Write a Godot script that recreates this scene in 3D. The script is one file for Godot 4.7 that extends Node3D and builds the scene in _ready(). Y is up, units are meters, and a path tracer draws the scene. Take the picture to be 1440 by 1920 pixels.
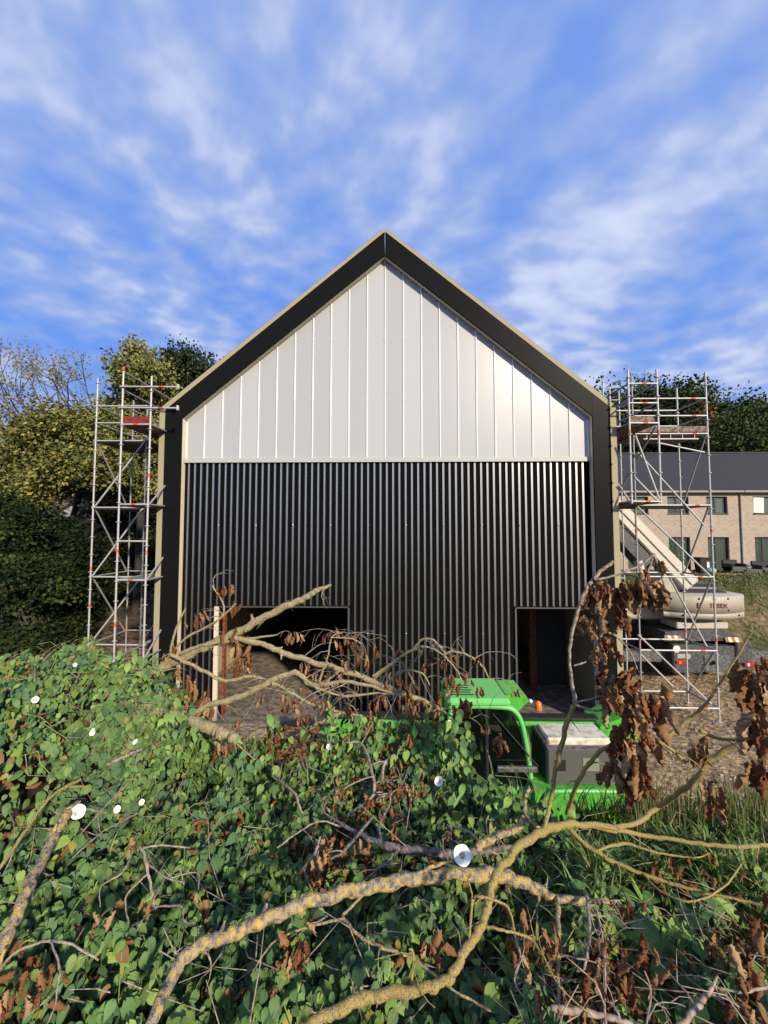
extends Node3D

# ---------------------------------------------------------------- camera numbers
const LENS := 721.0            # focal length in pixels of a 1440 x 1920 picture
const EYE := Vector3(0, 5.2, 0)
var cam: Camera3D
var view: Basis
var rng := RandomNumberGenerator.new()
var taken := {}
var lump := FastNoiseLite.new()
var fine := FastNoiseLite.new()
var M := {}

# ================================================================= helpers
func at(px: float, py: float, depth: float) -> Vector3:
	# the point that lies depth metres in front of the lens (along the site's z axis) on a line of sight
	var v := view * Vector3((px - 720.0) / LENS, (960.0 - py) / LENS, -1.0)
	return EYE + v * (depth / -v.z)

func numbered(called: String) -> String:
	if not taken.has(called):
		taken[called] = 0
		return called
	taken[called] += 1
	return "%s_%03d" % [called, taken[called]]

func tag(o: Node, label := "", category := "", group := "", kind := "") -> void:
	if label: o.set_meta("label", label)
	if category: o.set_meta("category", category)
	if group: o.set_meta("group", group)
	if kind: o.set_meta("kind", kind)

func thing(called: String, label: String, category: String, where := Vector3.ZERO, turn := 0.0, group := "") -> Node3D:
	var o := Node3D.new()
	o.name = numbered(called)
	add_child(o)
	o.position = where
	o.rotation.y = turn
	tag(o, label, category, group)
	return o

func put(called: String, mesh: Mesh, mat: Material, parent: Node, where := Vector3.ZERO, turned := Basis.IDENTITY) -> MeshInstance3D:
	var o := MeshInstance3D.new()
	o.name = numbered(called) if parent == self else called
	o.mesh = mesh
	o.material_override = mat
	o.transform = Transform3D(turned, where)
	parent.add_child(o, true)
	return o

func copies(called: String, mesh: Mesh, mat: Material, parent: Node, places: Array, colors: Array = []) -> MultiMeshInstance3D:
	var mm := MultiMesh.new()
	mm.transform_format = MultiMesh.TRANSFORM_3D
	mm.use_colors = colors.size() > 0
	mm.mesh = mesh
	mm.instance_count = places.size()
	for i in places.size():
		mm.set_instance_transform(i, places[i])
		if colors.size() > 0:
			mm.set_instance_color(i, colors[i])
	var o := MultiMeshInstance3D.new()
	o.name = numbered(called) if parent == self else called
	o.multimesh = mm
	o.material_override = mat
	parent.add_child(o, true)
	o.set_meta("kind", "stuff")
	return o

func begin() -> SurfaceTool:
	var st := SurfaceTool.new()
	st.begin(Mesh.PRIMITIVE_TRIANGLES)
	return st

func done(st: SurfaceTool) -> ArrayMesh:
	st.generate_normals()
	return st.commit()

func quad(st: SurfaceTool, a: Vector3, b: Vector3, c: Vector3, d: Vector3) -> void:
	for v in [a, b, c, a, c, d]:
		st.add_vertex(v)

# a box given by two corners, edges cut by bevel
func cuboid(st: SurfaceTool, lo: Vector3, hi: Vector3, bevel := 0.0) -> void:
	var a := Vector3(minf(lo.x, hi.x), minf(lo.y, hi.y), minf(lo.z, hi.z))
	var b := Vector3(maxf(lo.x, hi.x), maxf(lo.y, hi.y), maxf(lo.z, hi.z))
	st.set_smooth_group(-1)
	var e := minf(bevel, minf(b.x - a.x, minf(b.y - a.y, b.z - a.z)) * 0.45)
	if e <= 0.0:
		quad(st, Vector3(a.x, b.y, b.z), Vector3(b.x, b.y, b.z), Vector3(b.x, a.y, b.z), Vector3(a.x, a.y, b.z))
		quad(st, Vector3(b.x, b.y, a.z), Vector3(a.x, b.y, a.z), Vector3(a.x, a.y, a.z), Vector3(b.x, a.y, a.z))
		quad(st, Vector3(b.x, b.y, b.z), Vector3(b.x, b.y, a.z), Vector3(b.x, a.y, a.z), Vector3(b.x, a.y, b.z))
		quad(st, Vector3(a.x, b.y, a.z), Vector3(a.x, b.y, b.z), Vector3(a.x, a.y, b.z), Vector3(a.x, a.y, a.z))
		quad(st, Vector3(a.x, b.y, a.z), Vector3(b.x, b.y, a.z), Vector3(b.x, b.y, b.z), Vector3(a.x, b.y, b.z))
		quad(st, Vector3(a.x, a.y, b.z), Vector3(b.x, a.y, b.z), Vector3(b.x, a.y, a.z), Vector3(a.x, a.y, a.z))
		return
	var i := a + Vector3(e, e, e)
	var j := b - Vector3(e, e, e)
	quad(st, Vector3(i.x, j.y, b.z), Vector3(j.x, j.y, b.z), Vector3(j.x, i.y, b.z), Vector3(i.x, i.y, b.z))
	quad(st, Vector3(j.x, j.y, a.z), Vector3(i.x, j.y, a.z), Vector3(i.x, i.y, a.z), Vector3(j.x, i.y, a.z))
	quad(st, Vector3(b.x, j.y, j.z), Vector3(b.x, j.y, i.z), Vector3(b.x, i.y, i.z), Vector3(b.x, i.y, j.z))
	quad(st, Vector3(a.x, j.y, i.z), Vector3(a.x, j.y, j.z), Vector3(a.x, i.y, j.z), Vector3(a.x, i.y, i.z))
	quad(st, Vector3(i.x, b.y, i.z), Vector3(j.x, b.y, i.z), Vector3(j.x, b.y, j.z), Vector3(i.x, b.y, j.z))
	quad(st, Vector3(i.x, a.y, j.z), Vector3(j.x, a.y, j.z), Vector3(j.x, a.y, i.z), Vector3(i.x, a.y, i.z))
	for s in [0, 1]:
		var Z: float = b.z if s else a.z
		var zi: float = j.z if s else i.z
		quad(st, Vector3(i.x, b.y, zi), Vector3(j.x, b.y, zi), Vector3(j.x, j.y, Z), Vector3(i.x, j.y, Z))
		quad(st, Vector3(i.x, i.y, Z), Vector3(j.x, i.y, Z), Vector3(j.x, a.y, zi), Vector3(i.x, a.y, zi))
		quad(st, Vector3(b.x, j.y, zi), Vector3(b.x, i.y, zi), Vector3(j.x, i.y, Z), Vector3(j.x, j.y, Z))
		quad(st, Vector3(i.x, j.y, Z), Vector3(i.x, i.y, Z), Vector3(a.x, i.y, zi), Vector3(a.x, j.y, zi))
		for v in [Vector3(i.x, b.y, zi), Vector3(i.x, j.y, Z), Vector3(a.x, j.y, zi), Vector3(j.x, b.y, zi), Vector3(b.x, j.y, zi), Vector3(j.x, j.y, Z), Vector3(i.x, a.y, zi), Vector3(a.x, i.y, zi), Vector3(i.x, i.y, Z), Vector3(j.x, a.y, zi), Vector3(j.x, i.y, Z), Vector3(b.x, i.y, zi)]:
			st.add_vertex(v)
	for s in [0, 1]:
		var X: float = b.x if s else a.x
		var xi: float = j.x if s else i.x
		quad(st, Vector3(xi, b.y, i.z), Vector3(xi, b.y, j.z), Vector3(X, j.y, j.z), Vector3(X, j.y, i.z))
		quad(st, Vector3(X, i.y, i.z), Vector3(X, i.y, j.z), Vector3(xi, a.y, j.z), Vector3(xi, a.y, i.z))

func box_mesh(lo: Vector3, hi: Vector3, bevel := 0.0) -> ArrayMesh:
	var st := begin()
	cuboid(st, lo, hi, bevel)
	return done(st)

# a flat outline (x, y) pulled from z0 to z1
func slab(st: SurfaceTool, outline: PackedVector2Array, z0: float, z1: float) -> void:
	st.set_smooth_group(-1)
	var idx := Geometry2D.triangulate_polygon(outline)
	for k in range(0, idx.size(), 3):
		for m in [0, 1, 2]:
			var p := outline[idx[k + m]]
			st.add_vertex(Vector3(p.x, p.y, z1))
		for m in [0, 2, 1]:
			var p := outline[idx[k + m]]
			st.add_vertex(Vector3(p.x, p.y, z0))
	for k in outline.size():
		var p := outline[k]
		var q := outline[(k + 1) % outline.size()]
		quad(st, Vector3(p.x, p.y, z0), Vector3(q.x, q.y, z0), Vector3(q.x, q.y, z1), Vector3(p.x, p.y, z1))

func slab_mesh(outline: Array, z0: float, z1: float) -> ArrayMesh:
	var st := begin()
	slab(st, PackedVector2Array(outline), z0, z1)
	return done(st)

# a round bar through points; one radius for each
func tube(st: SurfaceTool, pts: Array, radii: Array, sides := 7, caps := true) -> void:
	st.set_smooth_group(0)
	var rings := []
	var n := pts.size()
	var side := Vector3.ZERO
	for k in n:
		var along: Vector3 = (pts[mini(k + 1, n - 1)] - pts[maxi(k - 1, 0)]).normalized()
		if k == 0:
			side = along.cross(Vector3.UP if absf(along.y) < 0.9 else Vector3.RIGHT).normalized()
		else:
			side = (side - along * side.dot(along)).normalized()
		var other := along.cross(side)
		var ring := PackedVector3Array()
		for s in sides:
			var a := TAU * s / sides
			ring.append(pts[k] + (side * cos(a) + other * sin(a)) * radii[k])
		rings.append(ring)
	for k in n - 1:
		for s in sides:
			var t := (s + 1) % sides
			quad(st, rings[k][s], rings[k][t], rings[k + 1][t], rings[k + 1][s])
	if caps:
		st.set_smooth_group(-1)
		for e in [0, n - 1]:
			for s in sides:
				var t := (s + 1) % sides
				for v in ([pts[e], rings[e][t], rings[e][s]] if e == 0 else [pts[e], rings[e][s], rings[e][t]]):
					st.add_vertex(v)

func bar_mesh(a: Vector3, b: Vector3, r: float, sides := 8) -> ArrayMesh:
	var st := begin()
	tube(st, [a, b], [r, r], sides)
	return done(st)

func curve(ctrl: Array, steps := 5) -> Array:
	# smooth line through control points (Vector3 + radius as Vector4)
	var out := []
	var n := ctrl.size()
	for k in n - 1:
		var p0: Vector4 = ctrl[maxi(k - 1, 0)]
		var p1: Vector4 = ctrl[k]
		var p2: Vector4 = ctrl[k + 1]
		var p3: Vector4 = ctrl[mini(k + 2, n - 1)]
		for s in steps:
			var t := float(s) / steps
			out.append(0.5 * ((2.0 * p1) + (p2 - p0) * t + (2.0 * p0 - 5.0 * p1 + 4.0 * p2 - p3) * t * t + (3.0 * p1 - p0 - 3.0 * p2 + p3) * t * t * t))
	out.append(ctrl[n - 1])
	return out

# ---------------------------------------------------------------- textures and materials
func noise_of(kind: int, freq: float, oct: int, seed_: int) -> FastNoiseLite:
	var n := FastNoiseLite.new()
	n.noise_type = kind
	n.frequency = freq
	n.seed = seed_
	n.fractal_octaves = oct
	n.fractal_type = FastNoiseLite.FRACTAL_FBM if oct > 1 else FastNoiseLite.FRACTAL_NONE
	return n

func ramp_texture(size: int, n: FastNoiseLite, stops: Array, cols: Array, n2: FastNoiseLite = null, mix2 := 0.0) -> ImageTexture:
	var g := Gradient.new()
	g.offsets = PackedFloat32Array(stops)
	g.colors = PackedColorArray(cols)
	var im := n.get_seamless_image(size, size)
	var im2: Image = n2.get_seamless_image(size, size) if n2 else null
	var out := Image.create(size, size, true, Image.FORMAT_RGB8)
	for y in size:
		for x in size:
			var v := im.get_pixel(x, y).r
			if im2:
				v = v * (1.0 - mix2) + im2.get_pixel(x, y).r * mix2
			out.set_pixel(x, y, g.sample(v))
	out.generate_mipmaps()
	return ImageTexture.create_from_image(out)

func bump_texture(size: int, n: FastNoiseLite, strength: float) -> ImageTexture:
	var im := n.get_seamless_image(size, size)
	im.convert(Image.FORMAT_RGBA8)
	im.bump_map_to_normal_map(strength)
	im.generate_mipmaps()
	return ImageTexture.create_from_image(im)

func lin(r: float, g: float, b: float) -> Color:
	return Color(r, g, b).linear_to_srgb()

func mat(col: Color, rough := 0.7, metal := 0.0, tex: Texture2D = null, scale_ := 1.0, bump: Texture2D = null, depth := 1.0, world := false) -> StandardMaterial3D:
	var m := StandardMaterial3D.new()
	m.albedo_color = col
	m.roughness = rough
	m.metallic = metal
	if tex or bump:
		m.uv1_triplanar = true
		m.uv1_world_triplanar = world
		m.uv1_scale = Vector3.ONE * scale_
	if tex:
		m.albedo_texture = tex
	if bump:
		m.normal_enabled = true
		m.normal_texture = bump
		m.normal_scale = depth
	return m

func leaf_mat(col: Color, rough := 0.45, glow := 0.35) -> StandardMaterial3D:
	var m := mat(col, rough)
	m.cull_mode = BaseMaterial3D.CULL_DISABLED
	m.backlight_enabled = true
	m.backlight = Color(col.r * glow, col.g * glow, col.b * glow * 0.6)
	return m

func tinted_leaf_mat(glow: Color, rough := 0.5) -> StandardMaterial3D:
	var m := mat(Color.WHITE, rough)
	m.vertex_color_use_as_albedo = true
	m.cull_mode = BaseMaterial3D.CULL_DISABLED
	m.backlight_enabled = true
	m.backlight = glow
	return m

func make_materials() -> void:
	var S := FastNoiseLite.TYPE_SIMPLEX_SMOOTH
	var grain := ramp_texture(256, noise_of(S, 0.03, 5, 4), [0.2, 0.5, 0.8], [Color(0.62, 0.62, 0.62), Color(0.84, 0.84, 0.84), Color(1, 1, 1)])
	var grain_fine := ramp_texture(256, noise_of(S, 0.12, 3, 9), [0.2, 0.5, 0.8], [Color(0.72, 0.72, 0.72), Color(0.88, 0.88, 0.88), Color(1, 1, 1)])
	var dirt_bump := bump_texture(256, noise_of(S, 0.06, 5, 12), 6.0)
	M.ground = mat(Color.WHITE, 0.95, 0.0, grain, 0.45, dirt_bump, 0.7, true)
	M.ground.metallic_specular = 0.2
	M.ground.vertex_color_use_as_albedo = true
	# building
	M.black_panel = mat(lin(0.008, 0.0082, 0.0086), 0.42, 0.0, null, 1.0)
	M.black_panel.metallic_specular = 0.16
	M.black_sheet = mat(lin(0.004, 0.004, 0.004), 0.75)
	M.black_sheet.metallic_specular = 0.15
	M.rib = mat(lin(0.54, 0.53, 0.49), 0.3, 0.95)
	M.poly = mat(lin(0.40, 0.405, 0.415), 0.3)
	M.poly.normal_enabled = true
	M.poly.uv1_triplanar = true
	M.poly.uv1_scale = Vector3(1, 1, 1)
	M.poly.normal_texture = flute_texture()
	M.poly.normal_scale = 0.8
	M.poly_b = M.poly.duplicate()
	M.poly_b.albedo_color = lin(0.44, 0.445, 0.455)
	M.poly_c = M.poly.duplicate()
	M.poly_c.albedo_color = lin(0.395, 0.40, 0.412)
	M.poly_seam = mat(lin(0.66, 0.66, 0.64), 0.3)
	M.clip = mat(lin(0.47, 0.47, 0.475), 0.35)
	M.cream = mat(lin(0.33, 0.29, 0.18), 0.8)
	M.cream_trim = mat(lin(0.62, 0.54, 0.40), 0.6)
	M.rail = mat(lin(0.42, 0.42, 0.38), 0.5)
	M.door_edge = mat(lin(0.09, 0.09, 0.085), 0.5, 0.4)
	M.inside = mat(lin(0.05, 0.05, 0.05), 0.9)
	M.roof_sheet = mat(lin(0.03, 0.03, 0.032), 0.5)
	M.concrete = mat(lin(0.24, 0.205, 0.165), 0.9, 0.0, grain, 0.4)
	M.primer = mat(lin(0.26, 0.075, 0.03), 0.7, 0.0, grain, 1.0)
	M.bolt = mat(lin(0.7, 0.7, 0.68), 0.25, 0.8)
	# scaffold
	M.galv = mat(lin(0.6, 0.6, 0.58), 0.45, 0.15, grain_fine, 2.0)
	M.galv_shaded = mat(lin(0.40, 0.40, 0.39), 0.55, 0.2, grain_fine, 2.0)  # same galvanised steel, shade of the back tubes put into a darker colour
	M.orange = mat(lin(0.55, 0.07, 0.02), 0.6)
	M.red_board = mat(lin(0.26, 0.028, 0.014), 0.7, 0.0, grain, 1.0)
	M.plank = mat(lin(0.25, 0.19, 0.14), 0.85, 0.0, ramp_texture(128, noise_of(S, 0.03, 4, 20), [0.2, 0.8], [Color(0.6, 0.57, 0.55), Color(1, 1, 1)]), 1.5)
	M.deck = mat(lin(0.45, 0.45, 0.43), 0.4, 0.5, grain_fine, 1.0)
	# machines
	M.green = mat(lin(0.085, 0.45, 0.05), 0.4, 0.0, ramp_texture(256, noise_of(S, 0.025, 5, 91), [0.2, 0.5, 0.8], [Color(0.86, 0.84, 0.8), Color(0.95, 0.95, 0.94), Color(1, 1, 1)]), 0.9)
	M.green.clearcoat_enabled = true
	M.green.clearcoat = 0.5
	M.green.clearcoat_roughness = 0.2
	M.green_light = mat(lin(0.14, 0.5, 0.13), 0.35)
	M.black_rubber = mat(lin(0.02, 0.02, 0.02), 0.8, 0.0, grain, 2.0)
	M.black_plastic = mat(lin(0.018, 0.018, 0.02), 0.45)
	M.tinted = mat(Color(0.05, 0.07, 0.06, 0.6), 0.03)
	M.tinted.transparency = BaseMaterial3D.TRANSPARENCY_ALPHA
	M.white_box = mat(lin(0.68, 0.65, 0.56), 0.5, 0.0, ramp_texture(256, noise_of(S, 0.02, 5, 31), [0.2, 0.45, 0.7], [Color(0.8, 0.77, 0.7), Color(0.94, 0.93, 0.9), Color(1, 1, 1)]), 0.9)
	M.grey_panel = mat(lin(0.105, 0.102, 0.096), 0.3)
	M.grey_metal = mat(lin(0.18, 0.18, 0.17), 0.5, 0.3, grain, 1.0)
	M.beacon = mat(lin(0.85, 0.16, 0.03), 0.25)
	M.crane_white = mat(lin(0.62, 0.59, 0.50), 0.45, 0.0, grain_fine, 1.0)
	M.crane_cream = mat(lin(0.5, 0.46, 0.37), 0.55, 0.0, grain_fine, 1.0)
	M.crane_grey = mat(lin(0.085, 0.09, 0.095), 0.55, 0.0, grain, 0.9)
	M.crane_teal = mat(lin(0.03, 0.06, 0.065), 0.5, 0.0, ramp_texture(128, noise_of(S, 0.06, 2, 77), [0.45, 0.55, 0.62], [Color(0.25, 0.3, 0.32), Color(0.4, 0.5, 0.5), Color(1, 1, 1)]), 1.4)
	M.tail_red = mat(lin(0.45, 0.02, 0.015), 0.25)
	M.white_paint = mat(lin(0.72, 0.70, 0.64), 0.55)
	M.ochre = mat(lin(0.33, 0.17, 0.03), 0.6)
	M.letter = mat(lin(0.16, 0.045, 0.03), 0.6)
	# houses
	M.brick = mat(lin(0.43, 0.355, 0.29), 0.9, 0.0, brick_texture(), 1.0)
	M.brick.uv1_scale = Vector3(0.5, 0.5, 0.5)
	M.tile = mat(lin(0.034, 0.034, 0.038), 0.75, 0.0, grain_fine, 1.3)
	M.gutter = mat(lin(0.27, 0.25, 0.22), 0.6)
	M.frame_dark = mat(lin(0.022, 0.021, 0.02), 0.5)
	M.pane = mat(Color(0.35, 0.42, 0.36, 0.25), 0.04)
	M.pane.transparency = BaseMaterial3D.TRANSPARENCY_ALPHA
	M.blind = mat(lin(0.20, 0.22, 0.16), 0.8)
	M.curtain = mat(lin(0.12, 0.135, 0.115), 0.9)
	M.white_wall = mat(lin(0.55, 0.55, 0.55), 0.85, 0.0, grain, 0.4)
	M.brown_wall = mat(lin(0.17, 0.115, 0.085), 0.9, 0.0, brick_texture(), 0.5)
	M.bag = mat(lin(0.22, 0.36, 0.33), 0.5)
	# plants
	var lichen_n := noise_of(S, 0.022, 4, 51)
	var bark_cols := [lin(0.07, 0.058, 0.048), lin(0.24, 0.215, 0.18), lin(0.33, 0.30, 0.25), lin(0.48, 0.30, 0.04), lin(0.58, 0.37, 0.05)]
	var bark_bump := bump_texture(256, noise_of(S, 0.07, 4, 52), 8.0)
	M.lichen = mat(Color.WHITE, 0.9, 0.0, ramp_texture(256, lichen_n, [0.3, 0.42, 0.545, 0.575, 0.74], bark_cols, noise_of(S, 0.13, 3, 56), 0.25), 6.0, bark_bump, 1.1)
	M.lichen_much = mat(Color.WHITE, 0.9, 0.0, ramp_texture(256, noise_of(S, 0.04, 4, 53), [0.25, 0.40, 0.47, 0.53, 0.75], [lin(0.07, 0.058, 0.045), lin(0.24, 0.215, 0.17), lin(0.27, 0.22, 0.08), lin(0.38, 0.27, 0.035), lin(0.5, 0.34, 0.03)], noise_of(S, 0.14, 3, 57), 0.45), 9.0, bark_bump, 1.2)
	M.mossy = mat(Color.WHITE, 0.9, 0.0, ramp_texture(256, noise_of(S, 0.035, 4, 54), [0.2, 0.38, 0.52, 0.68, 0.9], [lin(0.06, 0.05, 0.035), lin(0.22, 0.19, 0.12), lin(0.33, 0.28, 0.14), lin(0.44, 0.37, 0.17), lin(0.62, 0.56, 0.42)], noise_of(S, 0.15, 3, 58), 0.5), 6.0, bark_bump, 1.2)
	M.twig = mat(Color.WHITE, 0.85, 0.0, ramp_texture(128, noise_of(S, 0.05, 3, 55), [0.25, 0.5, 0.75], [lin(0.13, 0.09, 0.06), lin(0.27, 0.215, 0.16), lin(0.38, 0.32, 0.25)]), 6.0)
	M.bark_dark = mat(Color.WHITE, 0.9, 0.0, ramp_texture(128, noise_of(S, 0.05, 4, 59), [0.25, 0.5, 0.75], [lin(0.045, 0.038, 0.032), lin(0.12, 0.105, 0.09), lin(0.24, 0.22, 0.19)]), 5.0, bark_bump, 1.0)
	M.raw_wood = mat(lin(0.5, 0.33, 0.18), 0.8, 0.0, grain, 6.0)
	M.trunk = mat(lin(0.075, 0.06, 0.045), 0.95, 0.0, grain, 1.5)
	M.trunk_pale = mat(lin(0.13, 0.11, 0.085), 0.95, 0.0, grain, 1.5)
	M.tree_leaf = tinted_leaf_mat(Color(0.06, 0.08, 0.02), 0.65)
	M.tree_leaf.metallic_specular = 0.25
	M.bind_leaf = tinted_leaf_mat(Color(0.06, 0.11, 0.025), 0.55)
	M.bind_leaf.metallic_specular = 0.3
	M.bind = [leaf_mat(lin(0.089, 0.176, 0.054), 0.55), leaf_mat(lin(0.119, 0.223, 0.061), 0.55), leaf_mat(lin(0.071, 0.140, 0.054), 0.55), leaf_mat(lin(0.176, 0.275, 0.058), 0.55), leaf_mat(lin(0.21, 0.24, 0.045), 0.55)]
	for lm in M.bind: lm.metallic_specular = 0.3
	M.dead = []
	for k in 4:
		var c: Color = [lin(0.29, 0.15, 0.065), lin(0.39, 0.23, 0.11), lin(0.21, 0.09, 0.04), lin(0.48, 0.33, 0.185)][k]
		var m := mat(c, 0.75, 0.0, ramp_texture(128, noise_of(S, 0.04, 4, 60 + k), [0.25, 0.5, 0.75], [Color(0.45, 0.4, 0.36), Color(0.85, 0.82, 0.8), Color(1, 1, 1)]), 9.0)
		m.metallic_specular = 0.2
		m.cull_mode = BaseMaterial3D.CULL_DISABLED
		m.backlight_enabled = true
		m.backlight = Color(c.r * 0.3, c.g * 0.2, c.b * 0.1)
		M.dead.append(m)
	M.petal = leaf_mat(lin(0.8, 0.8, 0.76), 0.6, 0.3)
	M.pollen = mat(lin(0.6, 0.52, 0.2), 0.8)
	M.stone = tinted_leaf_mat(Color.BLACK, 0.9)
	M.stone.backlight_enabled = false

func flute_texture() -> ImageTexture:
	# hollow chambers of the sheets: soft vertical ridges 20 mm apart, thirty to a tile of 0.6 m
	var im := Image.create(512, 8, false, Image.FORMAT_RGB8)
	for x in 512:
		var s := sin(TAU * x / 512.0 * 50.0) * 0.16
		for y in 8:
			im.set_pixel(x, y, Color(0.5 + s * 0.5, 0.5, 0.5 + 0.5 * sqrt(1.0 - s * s)))
	return ImageTexture.create_from_image(im)

func brick_texture() -> ImageTexture:
	# a wall too far off to tell its bricks apart: courses of mixed tone in a tile of 2 m
	var r := RandomNumberGenerator.new()
	r.seed = 71
	var im := Image.create(512, 512, true, Image.FORMAT_RGB8)
	im.fill(Color(0.95, 0.93, 0.9))
	for row in 32:
		for k in 10:
			var t := r.randf_range(0.86, 1.0)
			var w := r.randf_range(-0.04, 0.04)
			var x0 := int(k * 51.2 + (25 if row % 2 else 0))
			for dx in [0, -512]:
				im.fill_rect(Rect2i(x0 + dx, row * 16 + 2, 49, 13), Color(t + w, t, t - w))
	im.generate_mipmaps()
	return ImageTexture.create_from_image(im)

# ================================================================= sky
func make_sky() -> PanoramaSkyMaterial:
	var w := 2048
	var h := 1024
	var bands := noise_of(FastNoiseLite.TYPE_SIMPLEX_SMOOTH, 1.0, 4, 437)
	var puffs := noise_of(FastNoiseLite.TYPE_SIMPLEX_SMOOTH, 1.0, 4, 438)
	var veil := noise_of(FastNoiseLite.TYPE_SIMPLEX_SMOOTH, 1.0, 3, 439)
	var bend := noise_of(FastNoiseLite.TYPE_SIMPLEX_SMOOTH, 1.0, 2, 440)
	var im := Image.create(w, h, false, Image.FORMAT_RGB8)
	im.fill(Color(0.5, 0.5, 0.48))
	for j in h / 2:
		var up := PI * 0.5 - (j + 0.5) / h * PI
		var y := sin(up)
		var c := cos(up)
		var reach := 1.0 / (y + 0.10)
		var low := pow(1.0 - y, 5.0)
		var blue := Color(0.325, 0.50, 0.82).lerp(Color(0.37, 0.515, 0.80), smoothstep(0.35, 0.95, y)).lerp(Color(0.52, 0.68, 0.89), low)
		for i in w:
			var az := (i + 0.5) / w * TAU - PI
			var x := sin(az) * c * reach
			var z := -cos(az) * c * reach
			var b := bend.get_noise_2d(x * 0.35, z * 0.2)
			var b2 := bend.get_noise_2d(x * 0.35 + 40.0, z * 0.2 + 7.0)
			var streak := bands.get_noise_2d(x * 0.9 + b * 1.2, z * 0.55 + b2 * 0.9) * 0.5 + 0.5
			var puff := puffs.get_noise_2d(x * 4.6 + b2 * 1.4, z * 5.6 + b * 1.4) * 0.5 + 0.5
			var wide := veil.get_noise_2d(x * 0.42 + 5.0, z * 0.36) * 0.5 + 0.5
			var rows := sin(x * 5.2 + bend.get_noise_2d(x * 0.6 + 70.0, z * 0.3) * 5.0)
			var near := smoothstep(0.03, 0.3, y)
			var t := streak * 0.34 + lerpf(0.5, puff, near) * 0.34 + wide * 0.40 + rows * 0.07 * near + low * 0.13
			var cover := smoothstep(0.36, 0.72, t)
			cover = clampf(cover * 0.80 + 0.14 + 0.08 * smoothstep(0.5, 0.95, y), 0.0, 0.92)
			var white := Color(0.595, 0.65, 0.80).lerp(Color(0.76, 0.785, 0.865), smoothstep(0.56, 0.82, t))
			white = white.lerp(Color(0.645, 0.69, 0.785), smoothstep(0.5, 0.75, wide) * low * 0.9)
			im.set_pixel(i, j, blue.lerp(white, cover))
	var m := PanoramaSkyMaterial.new()
	m.panorama = ImageTexture.create_from_image(im)
	return m

# ================================================================= ground
func bank_top(x: float, d: float) -> float:
	var t := 3.62
	t = lerpf(t, 2.98, smoothstep(-2.3, -1.35, x))
	t = lerpf(t, 2.78, smoothstep(0.3, 1.3, x))
	t = lerpf(t, 0.9, smoothstep(3.2, 5.5, x))  # unseen bank right of view, shaped low so the sun reaches the site
	return lerpf(lerpf(2.2, lerpf(3.12, 0.8, smoothstep(1.9, 4.5, x)), smoothstep(-1.2, 0.7, d)), t, smoothstep(1.2, 2.6, d))  # unseen ground behind and beside the eye also lowered to let sunlight in

func bank_edge(x: float) -> float:
	return lerpf(lerpf(3.5, 3.1, smoothstep(-2.3, -1.2, x)), 2.6, smoothstep(0.4, 1.6, x))

func ground_h(x: float, z: float) -> float:
	var d := -z
	var r := bank_edge(x)
	var h := bank_top(x, minf(d, r))
	if d > r:
		h = maxf(h - (d - r) * 1.05, 0.0)
	var left := 1.45 * smoothstep(-6.5, -9.4, x) * smoothstep(4.0, 9.0, d)
	var right := 2.42 * smoothstep(16.0, 21.5, d) * smoothstep(5.0, 10.0, x)
	var far := 2.42 * smoothstep(36.0, 60.0, d)
	right = maxf(right, far)
	h = maxf(h, maxf(left, right))
	var rough := smoothstep(0.5, 4.0, d) * (0.05 if d < 14.0 else 0.16)
	if x > -6.6 and x < 6.4 and d > 9.5 and d < 36.0:
		rough = 0.0
	h += lump.get_noise_2d(x * 1.1, z * 1.1) * rough + fine.get_noise_2d(x * 5.0, z * 5.0) * rough * 0.35
	return h

func canopy_h(x: float, z: float) -> float:
	var d := -z
	var g := bank_top(x, minf(d, bank_edge(x)))
	if d > bank_edge(x):
		g = maxf(g - (d - bank_edge(x)) * 1.0, 0.0)
	return g + 0.41 + 0.25 * lump.get_noise_2d(x * 2.9 + 9.0, z * 2.9) + 0.10 * fine.get_noise_2d(x * 7.0, z * 7.0)

func smooth_canopy(x: float, z: float) -> float:
	var d := -z
	var g := bank_top(x, minf(d, bank_edge(x)))
	if d > bank_edge(x):
		g = maxf(g - (d - bank_edge(x)) * 1.0, 0.0)
	return g + 0.50

func on_canopy(px: float, py: float, lift := 0.0, smooth := false) -> Vector3:
	var v := view * Vector3((px - 720.0) / LENS, (960.0 - py) / LENS, -1.0)
	v /= -v.z
	var d := 0.7
	while d < 6.0:
		var p := EYE + v * d
		if p.y < (smooth_canopy(p.x, p.z) if smooth else canopy_h(p.x, p.z)) + lift:
			return p
		d += 0.01
	return EYE + v * 3.0

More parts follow.
